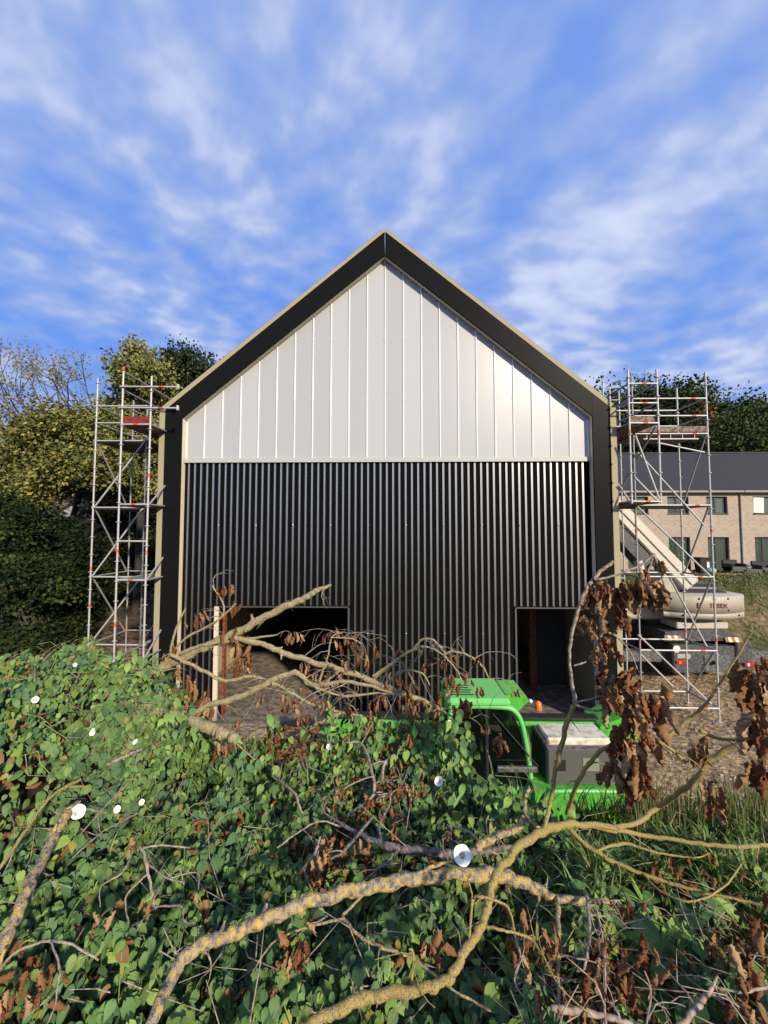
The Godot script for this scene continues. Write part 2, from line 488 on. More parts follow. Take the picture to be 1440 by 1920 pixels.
func make_ground() -> void:
	var xs := []
	var zs := []
	var x := -13.0
	while x <= 14.0:
		xs.append(x)
		x += 0.14
	var s := 0.3
	var k := 14.0
	while k < 240.0:
		k += s
		s *= 1.13
		xs.append(k)
	s = 0.3
	k = -13.0
	while k > -240.0:
		k -= s
		s *= 1.13
		xs.push_front(k)
	var z := 1.2
	while z >= -17.0:
		zs.append(z)
		z -= 0.14
	s = 0.2
	k = -17.0
	while k > -420.0:
		k -= s
		s *= 1.07
		zs.append(k)
	s = 0.3
	k = 1.2
	while k < 120.0:
		k += s
		s *= 1.2
		zs.push_front(k)
	var st := begin()
	var nx := xs.size()
	var patch := noise_of(FastNoiseLite.TYPE_SIMPLEX_SMOOTH, 0.35, 4, 411)
	var speck := noise_of(FastNoiseLite.TYPE_SIMPLEX_SMOOTH, 3.0, 3, 412)
	st.set_smooth_group(0)
	for zz in zs:
		for xx in xs:
			var d: float = -zz
			var p := patch.get_noise_2d(xx, zz)
			var q := speck.get_noise_2d(xx, zz)
			var c := Color(0.42, 0.305, 0.18)
			c = c.lerp(Color(0.42, 0.335, 0.24), clampf(smoothstep(3.5, -1.0, xx + p * 2.0) * smoothstep(-8.5, -6.0, xx), 0, 1) * 0.9)
			c = c.lerp(Color(0.36, 0.30, 0.21), smoothstep(0.15, 0.45, p) * 0.6)
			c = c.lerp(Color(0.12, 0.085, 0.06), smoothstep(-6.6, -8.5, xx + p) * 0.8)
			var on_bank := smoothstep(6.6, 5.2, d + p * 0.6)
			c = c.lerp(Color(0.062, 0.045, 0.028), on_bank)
			# grass on the rise towards the houses, bare sand on its face
			var rise := smoothstep(15.6, 16.8, d + p * 1.5) * smoothstep(4.0, 7.0, xx)
			c = c.lerp(Color(0.26, 0.19, 0.105), rise)
			c = c.lerp(Color(0.12, 0.13, 0.045), clampf(rise * smoothstep(-0.12, 0.12, p + q * 0.35 + smoothstep(18.6, 21.0, d) * 0.3), 0, 1))
			c = c.lerp(Color(0.075, 0.085, 0.032), smoothstep(34.0, 44.0, d))
			c = c * (1.0 + q * 0.28)
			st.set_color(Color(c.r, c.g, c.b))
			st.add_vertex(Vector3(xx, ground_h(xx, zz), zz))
	for j in zs.size() - 1:
		for i in nx - 1:
			var a := j * nx + i
			for v in [a, a + nx, a + nx + 1, a, a + nx + 1, a + 1]:
				st.add_index(v)
	st.generate_normals()
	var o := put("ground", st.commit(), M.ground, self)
	tag(o, "", "", "", "structure")

# ================================================================= the new building
const BX := -0.19              # its middle
const ZF := -10.4              # front of the frame
const ZR := -10.6              # recessed front wall

func make_hall() -> void:
	var t := thing("gabled_hall", "unfinished black hall with white translucent gable and ribbed black front wall", "building", Vector3(BX, 0, 0))
	var oh := 6.10
	var ih := 5.63
	var oe := 8.56
	var oa := 13.56
	var ie := 8.31
	var ia := 12.90
	var back := -34.0
	# dark frame facing the camera: two posts, two rafters meeting in the ridge
	for s in [-1.0, 1.0]:
		var post := [Vector2(s * ih, 0.04), Vector2(s * oh, 0.04), Vector2(s * oh, oe), Vector2(s * ih, oe + (oh - ih) * 0.82)]
		if s < 0: post.reverse()
		put("frame_panel", slab_mesh(post, ZF - 0.05, ZF), M.black_panel, t)
		var rafter := [Vector2(s * (ih - 0.006), ie + 0.006), Vector2(s * (ih - 0.006), oe + (oh - ih) * 0.82), Vector2(s * 0.006, oa), Vector2(s * 0.006, ia)]
		if s > 0: rafter.reverse()
		put("frame_panel", slab_mesh(rafter, ZF - 0.05, ZF), M.black_panel, t)
		# cream lining between the frame and the recessed wall
		var run := Vector2(ih, ie)
		put("lining", box_mesh(Vector3(s * ih, 0.04, ZF - 0.052), Vector3(s * (ih + 0.03), ie + 0.02, ZR - 0.05)), M.cream_trim, t)
		var under := [Vector2(s * ih, ie), Vector2(s * ih, ie + 0.04), Vector2(0, ia + 0.04), Vector2(0, ia)]
		if s > 0: under.reverse()
		put("lining", slab_mesh(under, ZR - 0.05, ZF - 0.053), M.cream_trim, t)
		# insulated side wall and roof, their cut edges open to the front
		put("side_wall", box_mesh(Vector3(s * (oh + 0.004), 0.0, ZF - 0.012), Vector3(s * (oh + 0.165), oe - 0.02, back)), M.cream, t)
		put("wall_sheet", box_mesh(Vector3(s * (oh + 0.167), 0.0, ZF - 0.02), Vector3(s * (oh + 0.175), oe - 0.05, back)), M.roof_sheet, t)
		var k := Vector2(oh, oa - oe).normalized()
		var up := Vector2(k.y, k.x) * 0.125
		var roof := [Vector2(s * (oh + 0.03), oe - 0.02), Vector2(s * (oh + 0.03 + up.x), oe - 0.02 + up.y), Vector2(s * 0.05, oa + up.y * 1.15), Vector2(s * 0.012, oa + 0.03)]
		if s > 0: roof.reverse()
		put("roof", slab_mesh(roof, back, ZF - 0.008), M.cream, t)
		var cover := [Vector2(s * (oh + 0.035 + up.x), oe - 0.022 + up.y), Vector2(s * (oh + 0.035 + up.x * 1.06), oe - 0.018 + up.y * 1.08), Vector2(s * 0.055, oa + up.y * 1.15 + 0.012), Vector2(s * 0.055, oa + up.y * 1.15 + 0.003)]
		if s > 0: cover.reverse()
		put("roof_sheet", slab_mesh(cover, back, ZF - 0.02), M.roof_sheet, t)
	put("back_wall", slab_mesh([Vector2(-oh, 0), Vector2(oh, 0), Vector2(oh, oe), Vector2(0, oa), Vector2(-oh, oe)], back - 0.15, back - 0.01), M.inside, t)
	put("floor", box_mesh(Vector3(-oh, -0.1, back), Vector3(oh, 0.05, ZF - 0.06)), M.concrete, t)
	# rail between the translucent gable and the ribbed wall
	var split := 7.14
	put("rail", box_mesh(Vector3(-ih + 0.02, split - 0.04, ZR - 0.05), Vector3(ih - 0.02, split + 0.08, ZR + 0.05)), M.rail, t)
	# translucent sheets, one strip beside the other
	var n := 22
	var step := (2.0 * ih - 0.06) / n
	var slope := (ia - ie) / ih
	for k in n:
		var x0 := -ih + 0.03 + k * step + 0.006
		var x1 := x0 + step - 0.012
		var y0 := split + 0.082
		var top0 := ia - absf(x0) * slope - 0.012
		var top1 := ia - absf(x1) * slope - 0.012
		var o := [Vector2(x0, y0), Vector2(x1, y0), Vector2(x1, top1), Vector2(x0, top0)]
		if x0 < 0 and x1 > 0:
			o = [Vector2(x0, y0), Vector2(x1, y0), Vector2(x1, top1), Vector2(0, ia - 0.012), Vector2(x0, top0)]
		put("translucent_sheet", slab_mesh(o, ZR - 0.04, ZR), [M.poly, M.poly_b, M.poly_c][(k * 7 + k / 3) % 3], t)
		if k > 0:
			var xs := -ih + 0.03 + k * step
			var st := begin()
			tube(st, [Vector3(xs, y0, ZR), Vector3(xs, ia - absf(xs) * slope - 0.02, ZR)], [0.024, 0.024], 8)
			put("seam", done(st), M.poly_seam, t)
			for yy in [8.88, 10.62]:
				if yy < ia - absf(xs) * slope - 0.2:
					put("clip", box_mesh(Vector3(xs - 0.055, yy - 0.03, ZR + 0.001), Vector3(xs + 0.055, yy + 0.03, ZR + 0.006)), M.clip, t)
	for s in [-1.0, 1.0]:
		put("edge_strip", box_mesh(Vector3(s * (ih - 0.075), split + 0.083, ZR + 0.002), Vector3(s * (ih - 0.012), ie - 0.05, ZR + 0.012)), M.poly_seam, t)
	# ribbed wall with two door openings
	var dl := [-4.66, -1.0]
	var dr := [3.53, ih]
	var dt := 3.13
	var sheet := [[-ih, dl[0], 0.05, split - 0.04], [dl[0], dl[1], dt, split - 0.04], [dl[1], dr[0], 0.05, split - 0.04], [dr[0], dr[1], dt, split - 0.04]]
	for q in sheet:
		put("wall_backing", box_mesh(Vector3(q[0], q[2], ZR - 0.09), Vector3(q[1], q[3], ZR - 0.035)), M.black_sheet, t)
	var pitch := 0.1737
	var count := 64
	var rib_full := rib_mesh(split - 0.045 - 0.06)
	var rib_short := rib_mesh(split - 0.045 - dt - 0.02)
	for k in count:
		var xr := -ih + 0.12 + k * pitch
		if xr > ih - 0.06:
			break
		var short: bool = (xr > dl[0] - 0.05 and xr < dl[1] + 0.05) or xr > dr[0] - 0.05
		var rib := put("rib", rib_short if short else rib_full, M.rib, t, Vector3(xr, (dt + 0.02) if short else 0.06, ZR - 0.035))
		if k % 6 == 5:
			for yy in [5.35, 2.4]:
				if not short or yy > dt:
					put("screw", ball(0.017), M.bolt, rib, Vector3(0, yy - rib.position.y, 0.03))
	for q in [dl, dr]:
		put("door_edge", box_mesh(Vector3(q[0], dt - 0.035, ZR - 0.1), Vector3(q[1], dt - 0.002, ZR + 0.02)), M.door_edge, t)
	for q in [dl[1], dr[0]]:
		put("door_edge", box_mesh(Vector3(q - 0.02, 0.06, ZR - 0.1), Vector3(q + 0.03, dt - 0.04, ZR + 0.015)), M.door_edge, t)
	var jamb := put("door_jamb", box_mesh(Vector3(dl[0] - 0.03, 0.06, ZR - 0.03), Vector3(dl[0] + 0.085, dt - 0.01, ZR + 0.03)), M.cream_trim, t)
	put("steel_column", box_mesh(Vector3(dl[0] + 0.09, 0.06, ZR - 0.4), Vector3(dl[0] + 0.15, dt - 0.1, ZR - 0.25)), M.primer, t)
	put("steel_column", box_mesh(Vector3(4.75, 0.06, -13.2), Vector3(4.95, 8.0, -13.0)), M.primer, t)
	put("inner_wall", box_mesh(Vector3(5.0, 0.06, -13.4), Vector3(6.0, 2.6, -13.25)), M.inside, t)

func rib_mesh(h: float) -> ArrayMesh:
	# hat profile, a shallow groove along its crest
	var prof := [Vector2(-0.026, 0), Vector2(-0.024, 0.022), Vector2(-0.006, 0.022), Vector2(-0.005, 0.017), Vector2(0.005, 0.017), Vector2(0.006, 0.022), Vector2(0.024, 0.022), Vector2(0.026, 0)]
	var st := begin()
	st.set_smooth_group(-1)
	for k in prof.size() - 1:
		var a: Vector2 = prof[k]
		var b: Vector2 = prof[k + 1]
		quad(st, Vector3(a.x, h, a.y), Vector3(b.x, h, b.y), Vector3(b.x, 0, b.y), Vector3(a.x, 0, a.y))
	return done(st)

var balls := {}
func ball(r: float) -> Mesh:
	if not balls.has(r):
		var m := SphereMesh.new()
		m.radius = r
		m.height = 2.0 * r
		m.radial_segments = 10
		m.rings = 6
		balls[r] = m
	return balls[r]

# ================================================================= scaffolds
var rosette_mesh: Mesh
var band_mesh: Mesh
var foot_mesh: Mesh

func standard(t: Node3D, x: float, d: float, top: float, m: Material, bottom := -99.0, bands: Array = []) -> void:
	var y0 := ground_h(x, -d) + 0.02 if bottom < -50.0 else bottom
	var st := begin()
	tube(st, [Vector3(x, y0, -d), Vector3(x, top, -d)], [0.0245, 0.0245], 9)
	var o := put("standard", done(st), m, t)
	var y := y0 + 0.3
	while y < top - 0.05:
		put("rosette", rosette_mesh, m, o, Vector3(x, y, -d))
		y += 0.5
	for b in bands:
		put("paint_band", band_mesh, M.orange, o, Vector3(x, b, -d))
	if bottom < -50.0:
		put("base_plate", foot_mesh, m, o, Vector3(x, y0 + 0.003, -d))

func pipe(t: Node3D, called: String, a: Vector3, b: Vector3, m: Material, r := 0.0242, band := -1.0) -> void:
	var o := put(called, bar_mesh(a, b, r), m, t)
	if band >= 0.0:
		var c := a.lerp(b, band)
		var w := (b - a).normalized() * 0.06
		put("paint_band", bar_mesh(c - w, c + w, r + 0.003), M.orange, o)

func make_scaffolds() -> void:
	var cyl := CylinderMesh.new()
	cyl.top_radius = 0.06
	cyl.bottom_radius = 0.06
	cyl.height = 0.014
	cyl.radial_segments = 8
	cyl.rings = 1
	rosette_mesh = cyl
	var cb := CylinderMesh.new()
	cb.top_radius = 0.0275
	cb.bottom_radius = 0.034
	cb.height = 0.09
	cb.radial_segments = 9
	cb.rings = 1
	band_mesh = cb
	foot_mesh = box_mesh(Vector3(-0.07, -0.01, -0.07), Vector3(0.07, 0.0, 0.07))
	var H := func(py, d): return at(720, py, d).y
	# --- narrow tower in front of the left side wall
	var t := thing("scaffold_tower", "tall narrow scaffold tower with red toe board beside the hall's left side wall", "scaffold", Vector3.ZERO, 0.0, "scaffold towers")
	var ax := [-7.0, -6.25]
	var ad := [9.7, 12.27]
	for k in 2:
		standard(t, ax[k], ad[0], H.call(692.0 if k == 0 else 702.0, 9.7), M.galv, -99.0, [H.call(1033.0 + 3 * k, 9.7), H.call(1174.0, 9.7) if k == 0 else H.call(890.0, 9.7)])
		standard(t, ax[k], ad[1], H.call(745.0, 12.27), M.galv_shaded)
	put("paint_band", band_mesh, M.orange, t, Vector3(ax[0], H.call(687.0, 9.7), -9.7))
	var zr := -9.66
	for row in [[722.0, -6.25 + 0.72, true], [762.0, -6.25 + 0.72, true]]:
		var y: float = H.call(row[0], 9.7)
		pipe(t, "ledger", Vector3(ax[0] - 0.05, y, zr), Vector3(row[1], y - 0.02, zr), M.galv, 0.0242, 0.72)
		put("coupler", box_mesh(Vector3(row[1] - 0.02, y - 0.08, zr - 0.04), Vector3(row[1] + 0.03, y + 0.05, zr + 0.03), 0.012), M.galv, t)
	for py in [793.0, 945.0, 1015.0, 1089.0, 1238.0]:
		var y: float = H.call(py, 9.7)
		pipe(t, "ledger", Vector3(ax[0], y, -9.7), Vector3(ax[1], y, -9.7), M.galv, 0.0242, 0.5 if py != 1015.0 else -1.0)
		pipe(t, "ledger", Vector3(ax[0], y, -12.27), Vector3(ax[1], y, -12.27), M.galv_shaded)
	put("toe_board", box_mesh(Vector3(ax[0] + 0.03, H.call(792.0, 9.7) + 0.02, -9.74), Vector3(ax[1] - 0.04, H.call(779.0, 9.7) + 0.02, -9.71)), M.red_board, t)
	for py in [793.0, 945.0, 1089.0]:
		var y: float = H.call(py, 9.7)
		for k in 2:
			put("platform", box_mesh(Vector3(ax[0] + 0.04 + k * 0.335, y - 0.05, -9.74), Vector3(ax[0] + 0.365 + k * 0.335, y + 0.005, -12.22), 0.008), M.deck if py > 1000.0 else M.plank, t)
	for py in [692.0, 727.0, 757.0, 793.0, 945.0, 1089.0, 1238.0]:
		var y: float = H.call(py, 9.7)
		pipe(t, "rail", Vector3(ax[0], y, -9.7), Vector3(ax[0], y, -12.27), M.galv_shaded)
		if py > 780.0:
			pipe(t, "rail", Vector3(ax[1], y, -9.7), Vector3(ax[1], y, -12.27), M.galv_shaded)
	for pair in [[1238.0, 1089.0], [1089.0, 945.0], [945.0, 793.0]]:
		pipe(t, "brace", Vector3(ax[1], H.call(pair[0], 9.7), -9.75), Vector3(ax[1], H.call(pair[1], 9.7), -12.2), M.galv_shaded)
	# --- wider tower behind it
	t = thing("scaffold_tower", "wide scaffold tower with wooden deck behind the narrow left tower, before the trees", "scaffold", Vector3.ZERO, 0.0, "scaffold towers")
	var bx := [-8.62, -7.12]
	for k in 2:
		standard(t, bx[k], 10.9, H.call(705.0 if k == 0 else 765.0, 10.9), M.galv if k == 0 else M.galv_shaded, -99.0, [H.call(1067.0, 10.9), H.call(1138.0, 10.9)] if k == 0 else [])
		standard(t, bx[k], 12.47, H.call(748.0, 12.47), M.galv_shaded, -99.0, [H.call(1180.0, 12.47)])
	for py in [758.0, 790.0, 824.0, 951.0, 1083.0, 1212.0]:
		var y: float = H.call(py, 10.9)
		pipe(t, "ledger", Vector3(bx[0] - 0.04, y, -10.9), Vector3(bx[1], y, -10.9), M.galv)
		pipe(t, "ledger", Vector3(bx[0], y, -12.47), Vector3(bx[1], y, -12.47), M.galv_shaded)
		pipe(t, "rail", Vector3(bx[0], y, -10.9), Vector3(bx[0], y, -12.47), M.galv_shaded)
		pipe(t, "rail", Vector3(bx[1], y, -10.9), Vector3(bx[1], y, -12.47), M.galv_shaded)
	for pair in [[1212.0, 1083.0], [1083.0, 951.0], [951.0, 824.0]]:
		pipe(t, "brace", Vector3(bx[0] + 0.06, H.call(pair[0], 10.9), -10.86), Vector3(bx[1], H.call(pair[1], 10.9), -10.86), M.galv)
		pipe(t, "brace", Vector3(bx[0], H.call(pair[1], 10.9), -10.95), Vector3(bx[0], H.call(pair[0], 10.9), -12.4), M.galv_shaded)
	for py in [824.0, 951.0]:
		var y: float = H.call(py, 10.9)
		for k in 4:
			put("platform", box_mesh(Vector3(bx[0] + 0.05 + k * 0.355, y - 0.055, -10.94), Vector3(bx[0] + 0.395 + k * 0.355, y, -12.43), 0.008), M.plank, t)
	put("toe_board", box_mesh(Vector3(bx[0] + 0.05, H.call(826.0, 10.9) + 0.03, -12.40), Vector3(bx[1] - 0.05, H.call(826.0, 10.9) + 0.2, -12.37)), M.plank, t)
	# --- right: the tower that stands on the ground
	t = thing("scaffold_tower", "wide scaffold tower with timber toe boards in front of the mobile crane", "scaffold", Vector3.ZERO, 0.0, "scaffold towers")
	var dx := [6.82, 8.89]
	for k in 2:
		standard(t, dx[k], 10.9, H.call(703.0, 10.9), M.galv if k else M.galv_shaded, -99.0, [H.call(995.0, 10.9), H.call(1196.0, 10.9)])
		standard(t, dx[k], 12.0, H.call(732.0, 12.0), M.galv, -99.0, [H.call(1180.0, 12.0)])
	for py in [751.0, 783.0, 816.0, 948.0, 1080.0, 1216.0, 1322.0]:
		var y: float = H.call(py, 10.9)
		pipe(t, "ledger", Vector3(dx[0], y, -10.9), Vector3(dx[1], y, -10.9), M.galv, 0.0242, 0.82)
		pipe(t, "rail", Vector3(dx[1], y, -10.9), Vector3(dx[1], y, -12.0), M.galv_shaded)
		pipe(t, "rail", Vector3(dx[0], y, -10.9), Vector3(dx[0], y, -12.0), M.galv_shaded)
		pipe(t, "ledger", Vector3(dx[0], y, -12.0), Vector3(dx[1], y, -12.0), M.galv)
	var yd: float = H.call(816.0, 10.9)
	put("toe_board", box_mesh(Vector3(dx[0] + 0.1, yd + 0.04, -10.88), Vector3(dx[1] - 0.05, yd + 0.2, -10.85)), M.plank, t)
	for py in [816.0, 948.0]:
		var y: float = H.call(py, 10.9)
		for k in 3:
			put("platform", box_mesh(Vector3(dx[0] + 0.04, y - 0.05, -10.93 - k * 0.35), Vector3(dx[1] - 0.04, y + 0.01, -11.26 - k * 0.35), 0.008), M.plank, t)
	# lattice rail under the top deck
	pipe(t, "lattice_rail", Vector3(dx[0] + 0.25, yd - 0.16, -10.86), Vector3(dx[1] - 0.3, yd - 0.16, -10.86), M.galv, 0.022)
	for k in 5:
		pipe(t, "lattice_post", Vector3(dx[0] + 0.35 + k * 0.33, yd - 0.16, -10.86), Vector3(dx[0] + 0.35 + k * 0.33, yd - 0.03, -10.86), M.galv, 0.012)
	for q in [[1195, 848, 1320, 985, 10.86], [1195, 950, 1332, 1080, 10.86], [1196, 1190, 1334, 1320, 10.86], [1196, 1222, 1262, 1287, 10.95], [1255, 1082, 1325, 1212, 10.95], [1232, 830, 1320, 848, 10.86]]:
		pipe(t, "brace", at(q[0], q[1], q[4]), at(q[2], q[3], q[4]), M.galv)
	for pair in [[1080.0, 948.0], [948.0, 816.0], [1216.0, 1080.0], [1322.0, 1216.0]]:
		pipe(t, "brace", Vector3(dx[1], H.call(pair[1], 10.9), -10.95), Vector3(dx[1], H.call(pair[0], 10.9), -11.95), M.galv_shaded)
	# --- right: narrow frame cantilevered towards the camera from that tower
	t = thing("scaffold_tower", "narrow raised scaffold frame with brown toe board hung before the right tower", "scaffold", Vector3.ZERO, 0.0, "scaffold towers")
	var cx := [6.17, 6.91]
	for k in 2:
		standard(t, cx[k], 10.0, H.call(697.0, 10.0), M.galv, H.call(945.0, 10.0), [H.call(812.0, 10.0)])
	for py in [723.0, 759.0, 796.0, 941.0]:
		var y: float = H.call(py, 10.0)
		pipe(t, "ledger", Vector3(cx[0], y, -10.0), Vector3(cx[1], y, -10.0), M.galv, 0.0242, 0.55)
		for k in 2:
			pipe(t, "rail", Vector3(cx[k], y, -10.0), Vector3(cx[k], y, -12.4), M.galv_shaded)
	var yc: float = H.call(796.0, 10.0)
	put("toe_board", box_mesh(Vector3(cx[0] + 0.04, yc + 0.03, -10.04), Vector3(cx[1] - 0.05, yc + 0.2, -10.07)), M.plank, t)
	for py in [796.0, 941.0]:
		var y: float = H.call(py, 10.0)
		for k in 2:
			put("platform", box_mesh(Vector3(cx[0] + 0.04 + k * 0.34, y - 0.05, -10.03), Vector3(cx[0] + 0.36 + k * 0.34, y + 0.005, -12.35), 0.008), M.plank, t)
	pipe(t, "brace", at(1191, 816, 10.0), at(1236, 935, 10.0), M.galv)
	pipe(t, "brace", at(1190, 895, 10.04), at(1234, 940, 10.04), M.galv)
	pipe(t, "brace", Vector3(cx[0], H.call(850.0, 10.0), -11.3), Vector3(cx[0], H.call(939.0, 10.0), -10.1), M.galv)
	pipe(t, "brace", Vector3(cx[1], H.call(941.0, 10.0), -12.3), Vector3(cx[1], H.call(800.0, 10.0), -10.1), M.galv_shaded)
	# --- a last one far back along the right side wall
	t = thing("scaffold_tower", "scaffold tower far back whose pole tops show over the right roof edge", "scaffold", Vector3.ZERO, 0.0, "scaffold towers")
	var ex := [7.1, 8.05]
	for k in 2:
		for d in [13.6, 14.6]:
			standard(t, ex[k], d, H.call(712.0 if d > 14.0 else 735.0, d), M.galv)
	for py in [760.0, 815.0, 950.0, 1080.0]:
		var y: float = H.call(py, 14.0)
		for d in [13.6, 14.6]:
			pipe(t, "ledger", Vector3(ex[0], y, -d), Vector3(ex[1], y, -d), M.galv_shaded)
		for k in 2:
			pipe(t, "rail", Vector3(ex[k], y, -13.6), Vector3(ex[k], y, -14.6), M.galv_shaded)
	put("platform", box_mesh(Vector3(ex[0] + 0.04, H.call(815.0, 14.0), -13.64), Vector3(ex[1] - 0.04, H.call(815.0, 14.0) + 0.05, -14.56), 0.008), M.plank, t)

# ================================================================= mobile crane
func wheel(t: Node3D, c: Vector3, r: float, w: float, axis_z := true) -> void:
	var st := begin()
	var prof := [[-0.5, 0.62], [-0.5, 0.9], [-0.38, 1.0], [0.38, 1.0], [0.5, 0.9], [0.5, 0.62], [0.3, 0.55]]
	var pts := []
	var rad := []
	for p in prof:
		pts.append(c + (Vector3(0, 0, p[0] * w) if axis_z else Vector3(p[0] * w, 0, 0)))
		rad.append(p[1] * r)
	tube(st, pts, rad, 20)
	var o := put("wheel", done(st), M.black_rubber, t)
	var s2 := begin()
	var n := Vector3(0, 0, 1) if axis_z else Vector3(1, 0, 0)
	tube(s2, [c - n * w * 0.42, c + n * w * 0.42], [r * 0.56, r * 0.56], 14)
	put("rim", done(s2), M.grey_metal, o)

func make_crane() -> void:
	var t := thing("mobile_crane", "mobile crane with cream counterweight and white boom behind the right scaffold", "crane", Vector3.ZERO)
	var A := func(px, py, d): return at(px, py, d)
	# carrier seen from behind; its tail is 2.6 m wide
	var L := 9.6
	var R := 12.3
	var zb := -13.6
	put("tail_frame", box_mesh(Vector3(L, 0.62, zb), Vector3(R - 0.58, 1.25, zb - 1.2), 0.03), M.crane_grey, t)
	put("mudguard", box_mesh(Vector3(R - 0.55, 0.42, zb + 0.02), Vector3(R, 1.42, zb - 1.4), 0.04), M.crane_grey, t)
	put("mudguard", box_mesh(Vector3(L - 0.02, 0.34, zb + 0.06), Vector3(L + 0.95, 1.3, zb - 0.3), 0.04), M.crane_grey, t)
	put("tow_plate", box_mesh(Vector3(L + 1.05, 0.4, zb + 0.03), Vector3(R - 0.75, 0.95, zb - 0.02), 0.02), M.grey_metal, t)
	put("tow_hook", bar_mesh(Vector3(L + 1.35, 0.72, zb + 0.16), Vector3(L + 1.35, 0.72, zb), 0.06), M.black_plastic, t)
	var deck := [Vector2(L - 0.25, 1.40), Vector2(R - 0.02, 1.44), Vector2(R - 0.35, 1.56), Vector2(L + 1.6, 1.86), Vector2(L - 0.2, 1.72)]
	put("deck", slab_mesh(deck, zb - 3.0, zb - 0.02), M.crane_grey, t)
	put("outrigger_beam", box_mesh(Vector3(6.9, 0.62, zb - 0.25), Vector3(L - 0.02, 0.98, zb - 0.6), 0.02), M.grey_metal, t)
	put("chassis", box_mesh(Vector3(L + 0.5, 0.6, zb - 1.2), Vector3(R - 0.5, 1.38, zb - 9.0), 0.03), M.crane_grey, t)
	for k in 3:
		for s in [L + 0.32, R - 0.32]:
			wheel(t, Vector3(s, 0.55, zb - 0.9 - k * 2.2), 0.55, 0.42, false)
	for q in [[L + 0.22, 0.72], [R - 0.2, 0.66]]:
		var lamp := put("tail_lamp", box_mesh(Vector3(q[0] - 0.16, q[1] - 0.06, zb + 0.061), Vector3(q[0] + 0.2, q[1] + 0.07, zb + 0.10), 0.015), M.tail_red, t)
		put("lens", box_mesh(Vector3(q[0] - 0.08, q[1] - 0.04, zb + 0.101), Vector3(q[0], q[1] + 0.05, zb + 0.108), 0.003), M.white_paint if q[0] > 11 else M.beacon, lamp)
	# number plate, unreadable
	put("number_plate", box_mesh(Vector3(L + 0.12, 0.86, zb + 0.062), Vector3(L + 0.56, 1.0, zb + 0.07)), M.crane_cream, t)
	var disc := begin()
	tube(disc, [Vector3(L + 0.1, 1.17, zb + 0.061), Vector3(L + 0.1, 1.17, zb + 0.075)], [0.12, 0.12], 18)
	put("speed_disc", done(disc), M.white_paint, t)
	# slanted warning stripes
	for base_ in [[L - 0.28, 1.55], [R - 0.95, 1.50]]:
		for k in 5:
			var x0: float = base_[0] + k * 0.11
			put("warning_stripe", slab_mesh([Vector2(x0 + 0.06, base_[1] - 0.1), Vector2(x0 + 0.17, base_[1] - 0.1), Vector2(x0 + 0.11, base_[1] + 0.06), Vector2(x0, base_[1] + 0.06)], zb + 0.02, zb + 0.03), M.white_paint if k % 2 else M.ochre, t)
	# slewing upper part, turned so that its counterweight points at us
	put("turntable", bar_mesh(Vector3(9.0, 1.75, zb - 1.8), Vector3(9.0, 2.1, zb - 1.8), 0.75, 20), M.black_plastic, t)
	put("upper_frame", box_mesh(Vector3(8.2, 2.0, zb - 0.6), Vector3(10.9, 2.5, zb - 2.6), 0.08), M.crane_cream, t)
	var cw := []
	for k in 9:
		var a := -0.5 + k * 0.125
		cw.append(Vector2(10.75 + a * 2.75, 0.42 - 1.3 * a * a))
	# counterweight: bowed in plan, standing slab
	put("counterweight", bowed(Vector3(10.7, 0, zb + 0.1), 2.75, 2.45, 3.02, 0.9, 0.05), M.crane_cream, t, Vector3.ZERO)
	put("counterweight_lower", bowed(Vector3(10.7, 0, zb + 0.1), 2.72, 2.26, 2.44, 0.9, 0.03), M.crane_cream, t)
	put("ballast_slab", box_mesh(Vector3(9.75, 1.84, zb + 0.05), Vector3(11.5, 2.06, zb - 0.8), 0.03), M.crane_white, t)
	for p in [Vector2(10.25, 2.93), Vector2(11.2, 2.93), Vector2(10.25, 2.55), Vector2(11.2, 2.55), Vector2(9.8, 2.36), Vector2(11.65, 2.36)]:
		put("bolt", ball(0.035), M.black_plastic, t, Vector3(p.x, p.y, zb + 0.1 + bow(p.x - 10.7, 2.75)))
	var word := TextMesh.new()
	var font := SystemFont.new()
	font.font_names = PackedStringArray(["Droid Sans"])
	font.font_weight = 700
	word.font = font
	word.text = "TEREX"
	word.font_size = 24
	word.pixel_size = 0.0085
	word.depth = 0.008
	put("lettering", word, M.letter, t, Vector3(10.84, 2.71, zb + 0.1 + bow(0.12, 2.75) + 0.012))
	var logo := begin()
	for q in [[0.0, 0.0, 0.15, 0.025], [0.0, 0.065, 0.12, 0.09], [0.0, 0.13, 0.15, 0.155], [0.0, 0.0, 0.025, 0.155]]:
		cuboid(logo, Vector3(10.18 + q[0], 2.63 + q[1], zb + 0.1 + bow(-0.45, 2.75) - 0.03), Vector3(10.18 + q[2], 2.63 + q[3], zb + 0.1 + bow(-0.45, 2.75) + 0.012))
	put("emblem", done(logo), M.letter, t)
	# boom climbing to the left, its lower face dark
	var b0: Vector3 = at(1288, 1098, 14.2)
	var b1: Vector3 = at(1110, 912, 14.9)
	var along := (b1 - b0).normalized()
	var nrm := along.cross(Vector3(0, 0, 1)).normalized()
	if nrm.y < 0: nrm = -nrm
	var side := along.cross(nrm)
	var beam := Basis(along, nrm, side)
	var len_ := (b1 - b0).length() + 4.0
	put("boom", box_mesh(Vector3(0, -0.30, -0.35), Vector3(len_, 0.30, 0.35), 0.05), M.crane_white, t, b0, beam)
	put("boom_rib", box_mesh(Vector3(0.05, -0.03, -0.39), Vector3(len_, 0.02, 0.39), 0.01), M.crane_cream, t, b0, beam)
	put("boom_head", box_mesh(Vector3(1.4, -0.82, -0.28), Vector3(len_, -0.305, 0.28), 0.04), M.crane_teal, t, b0, beam)
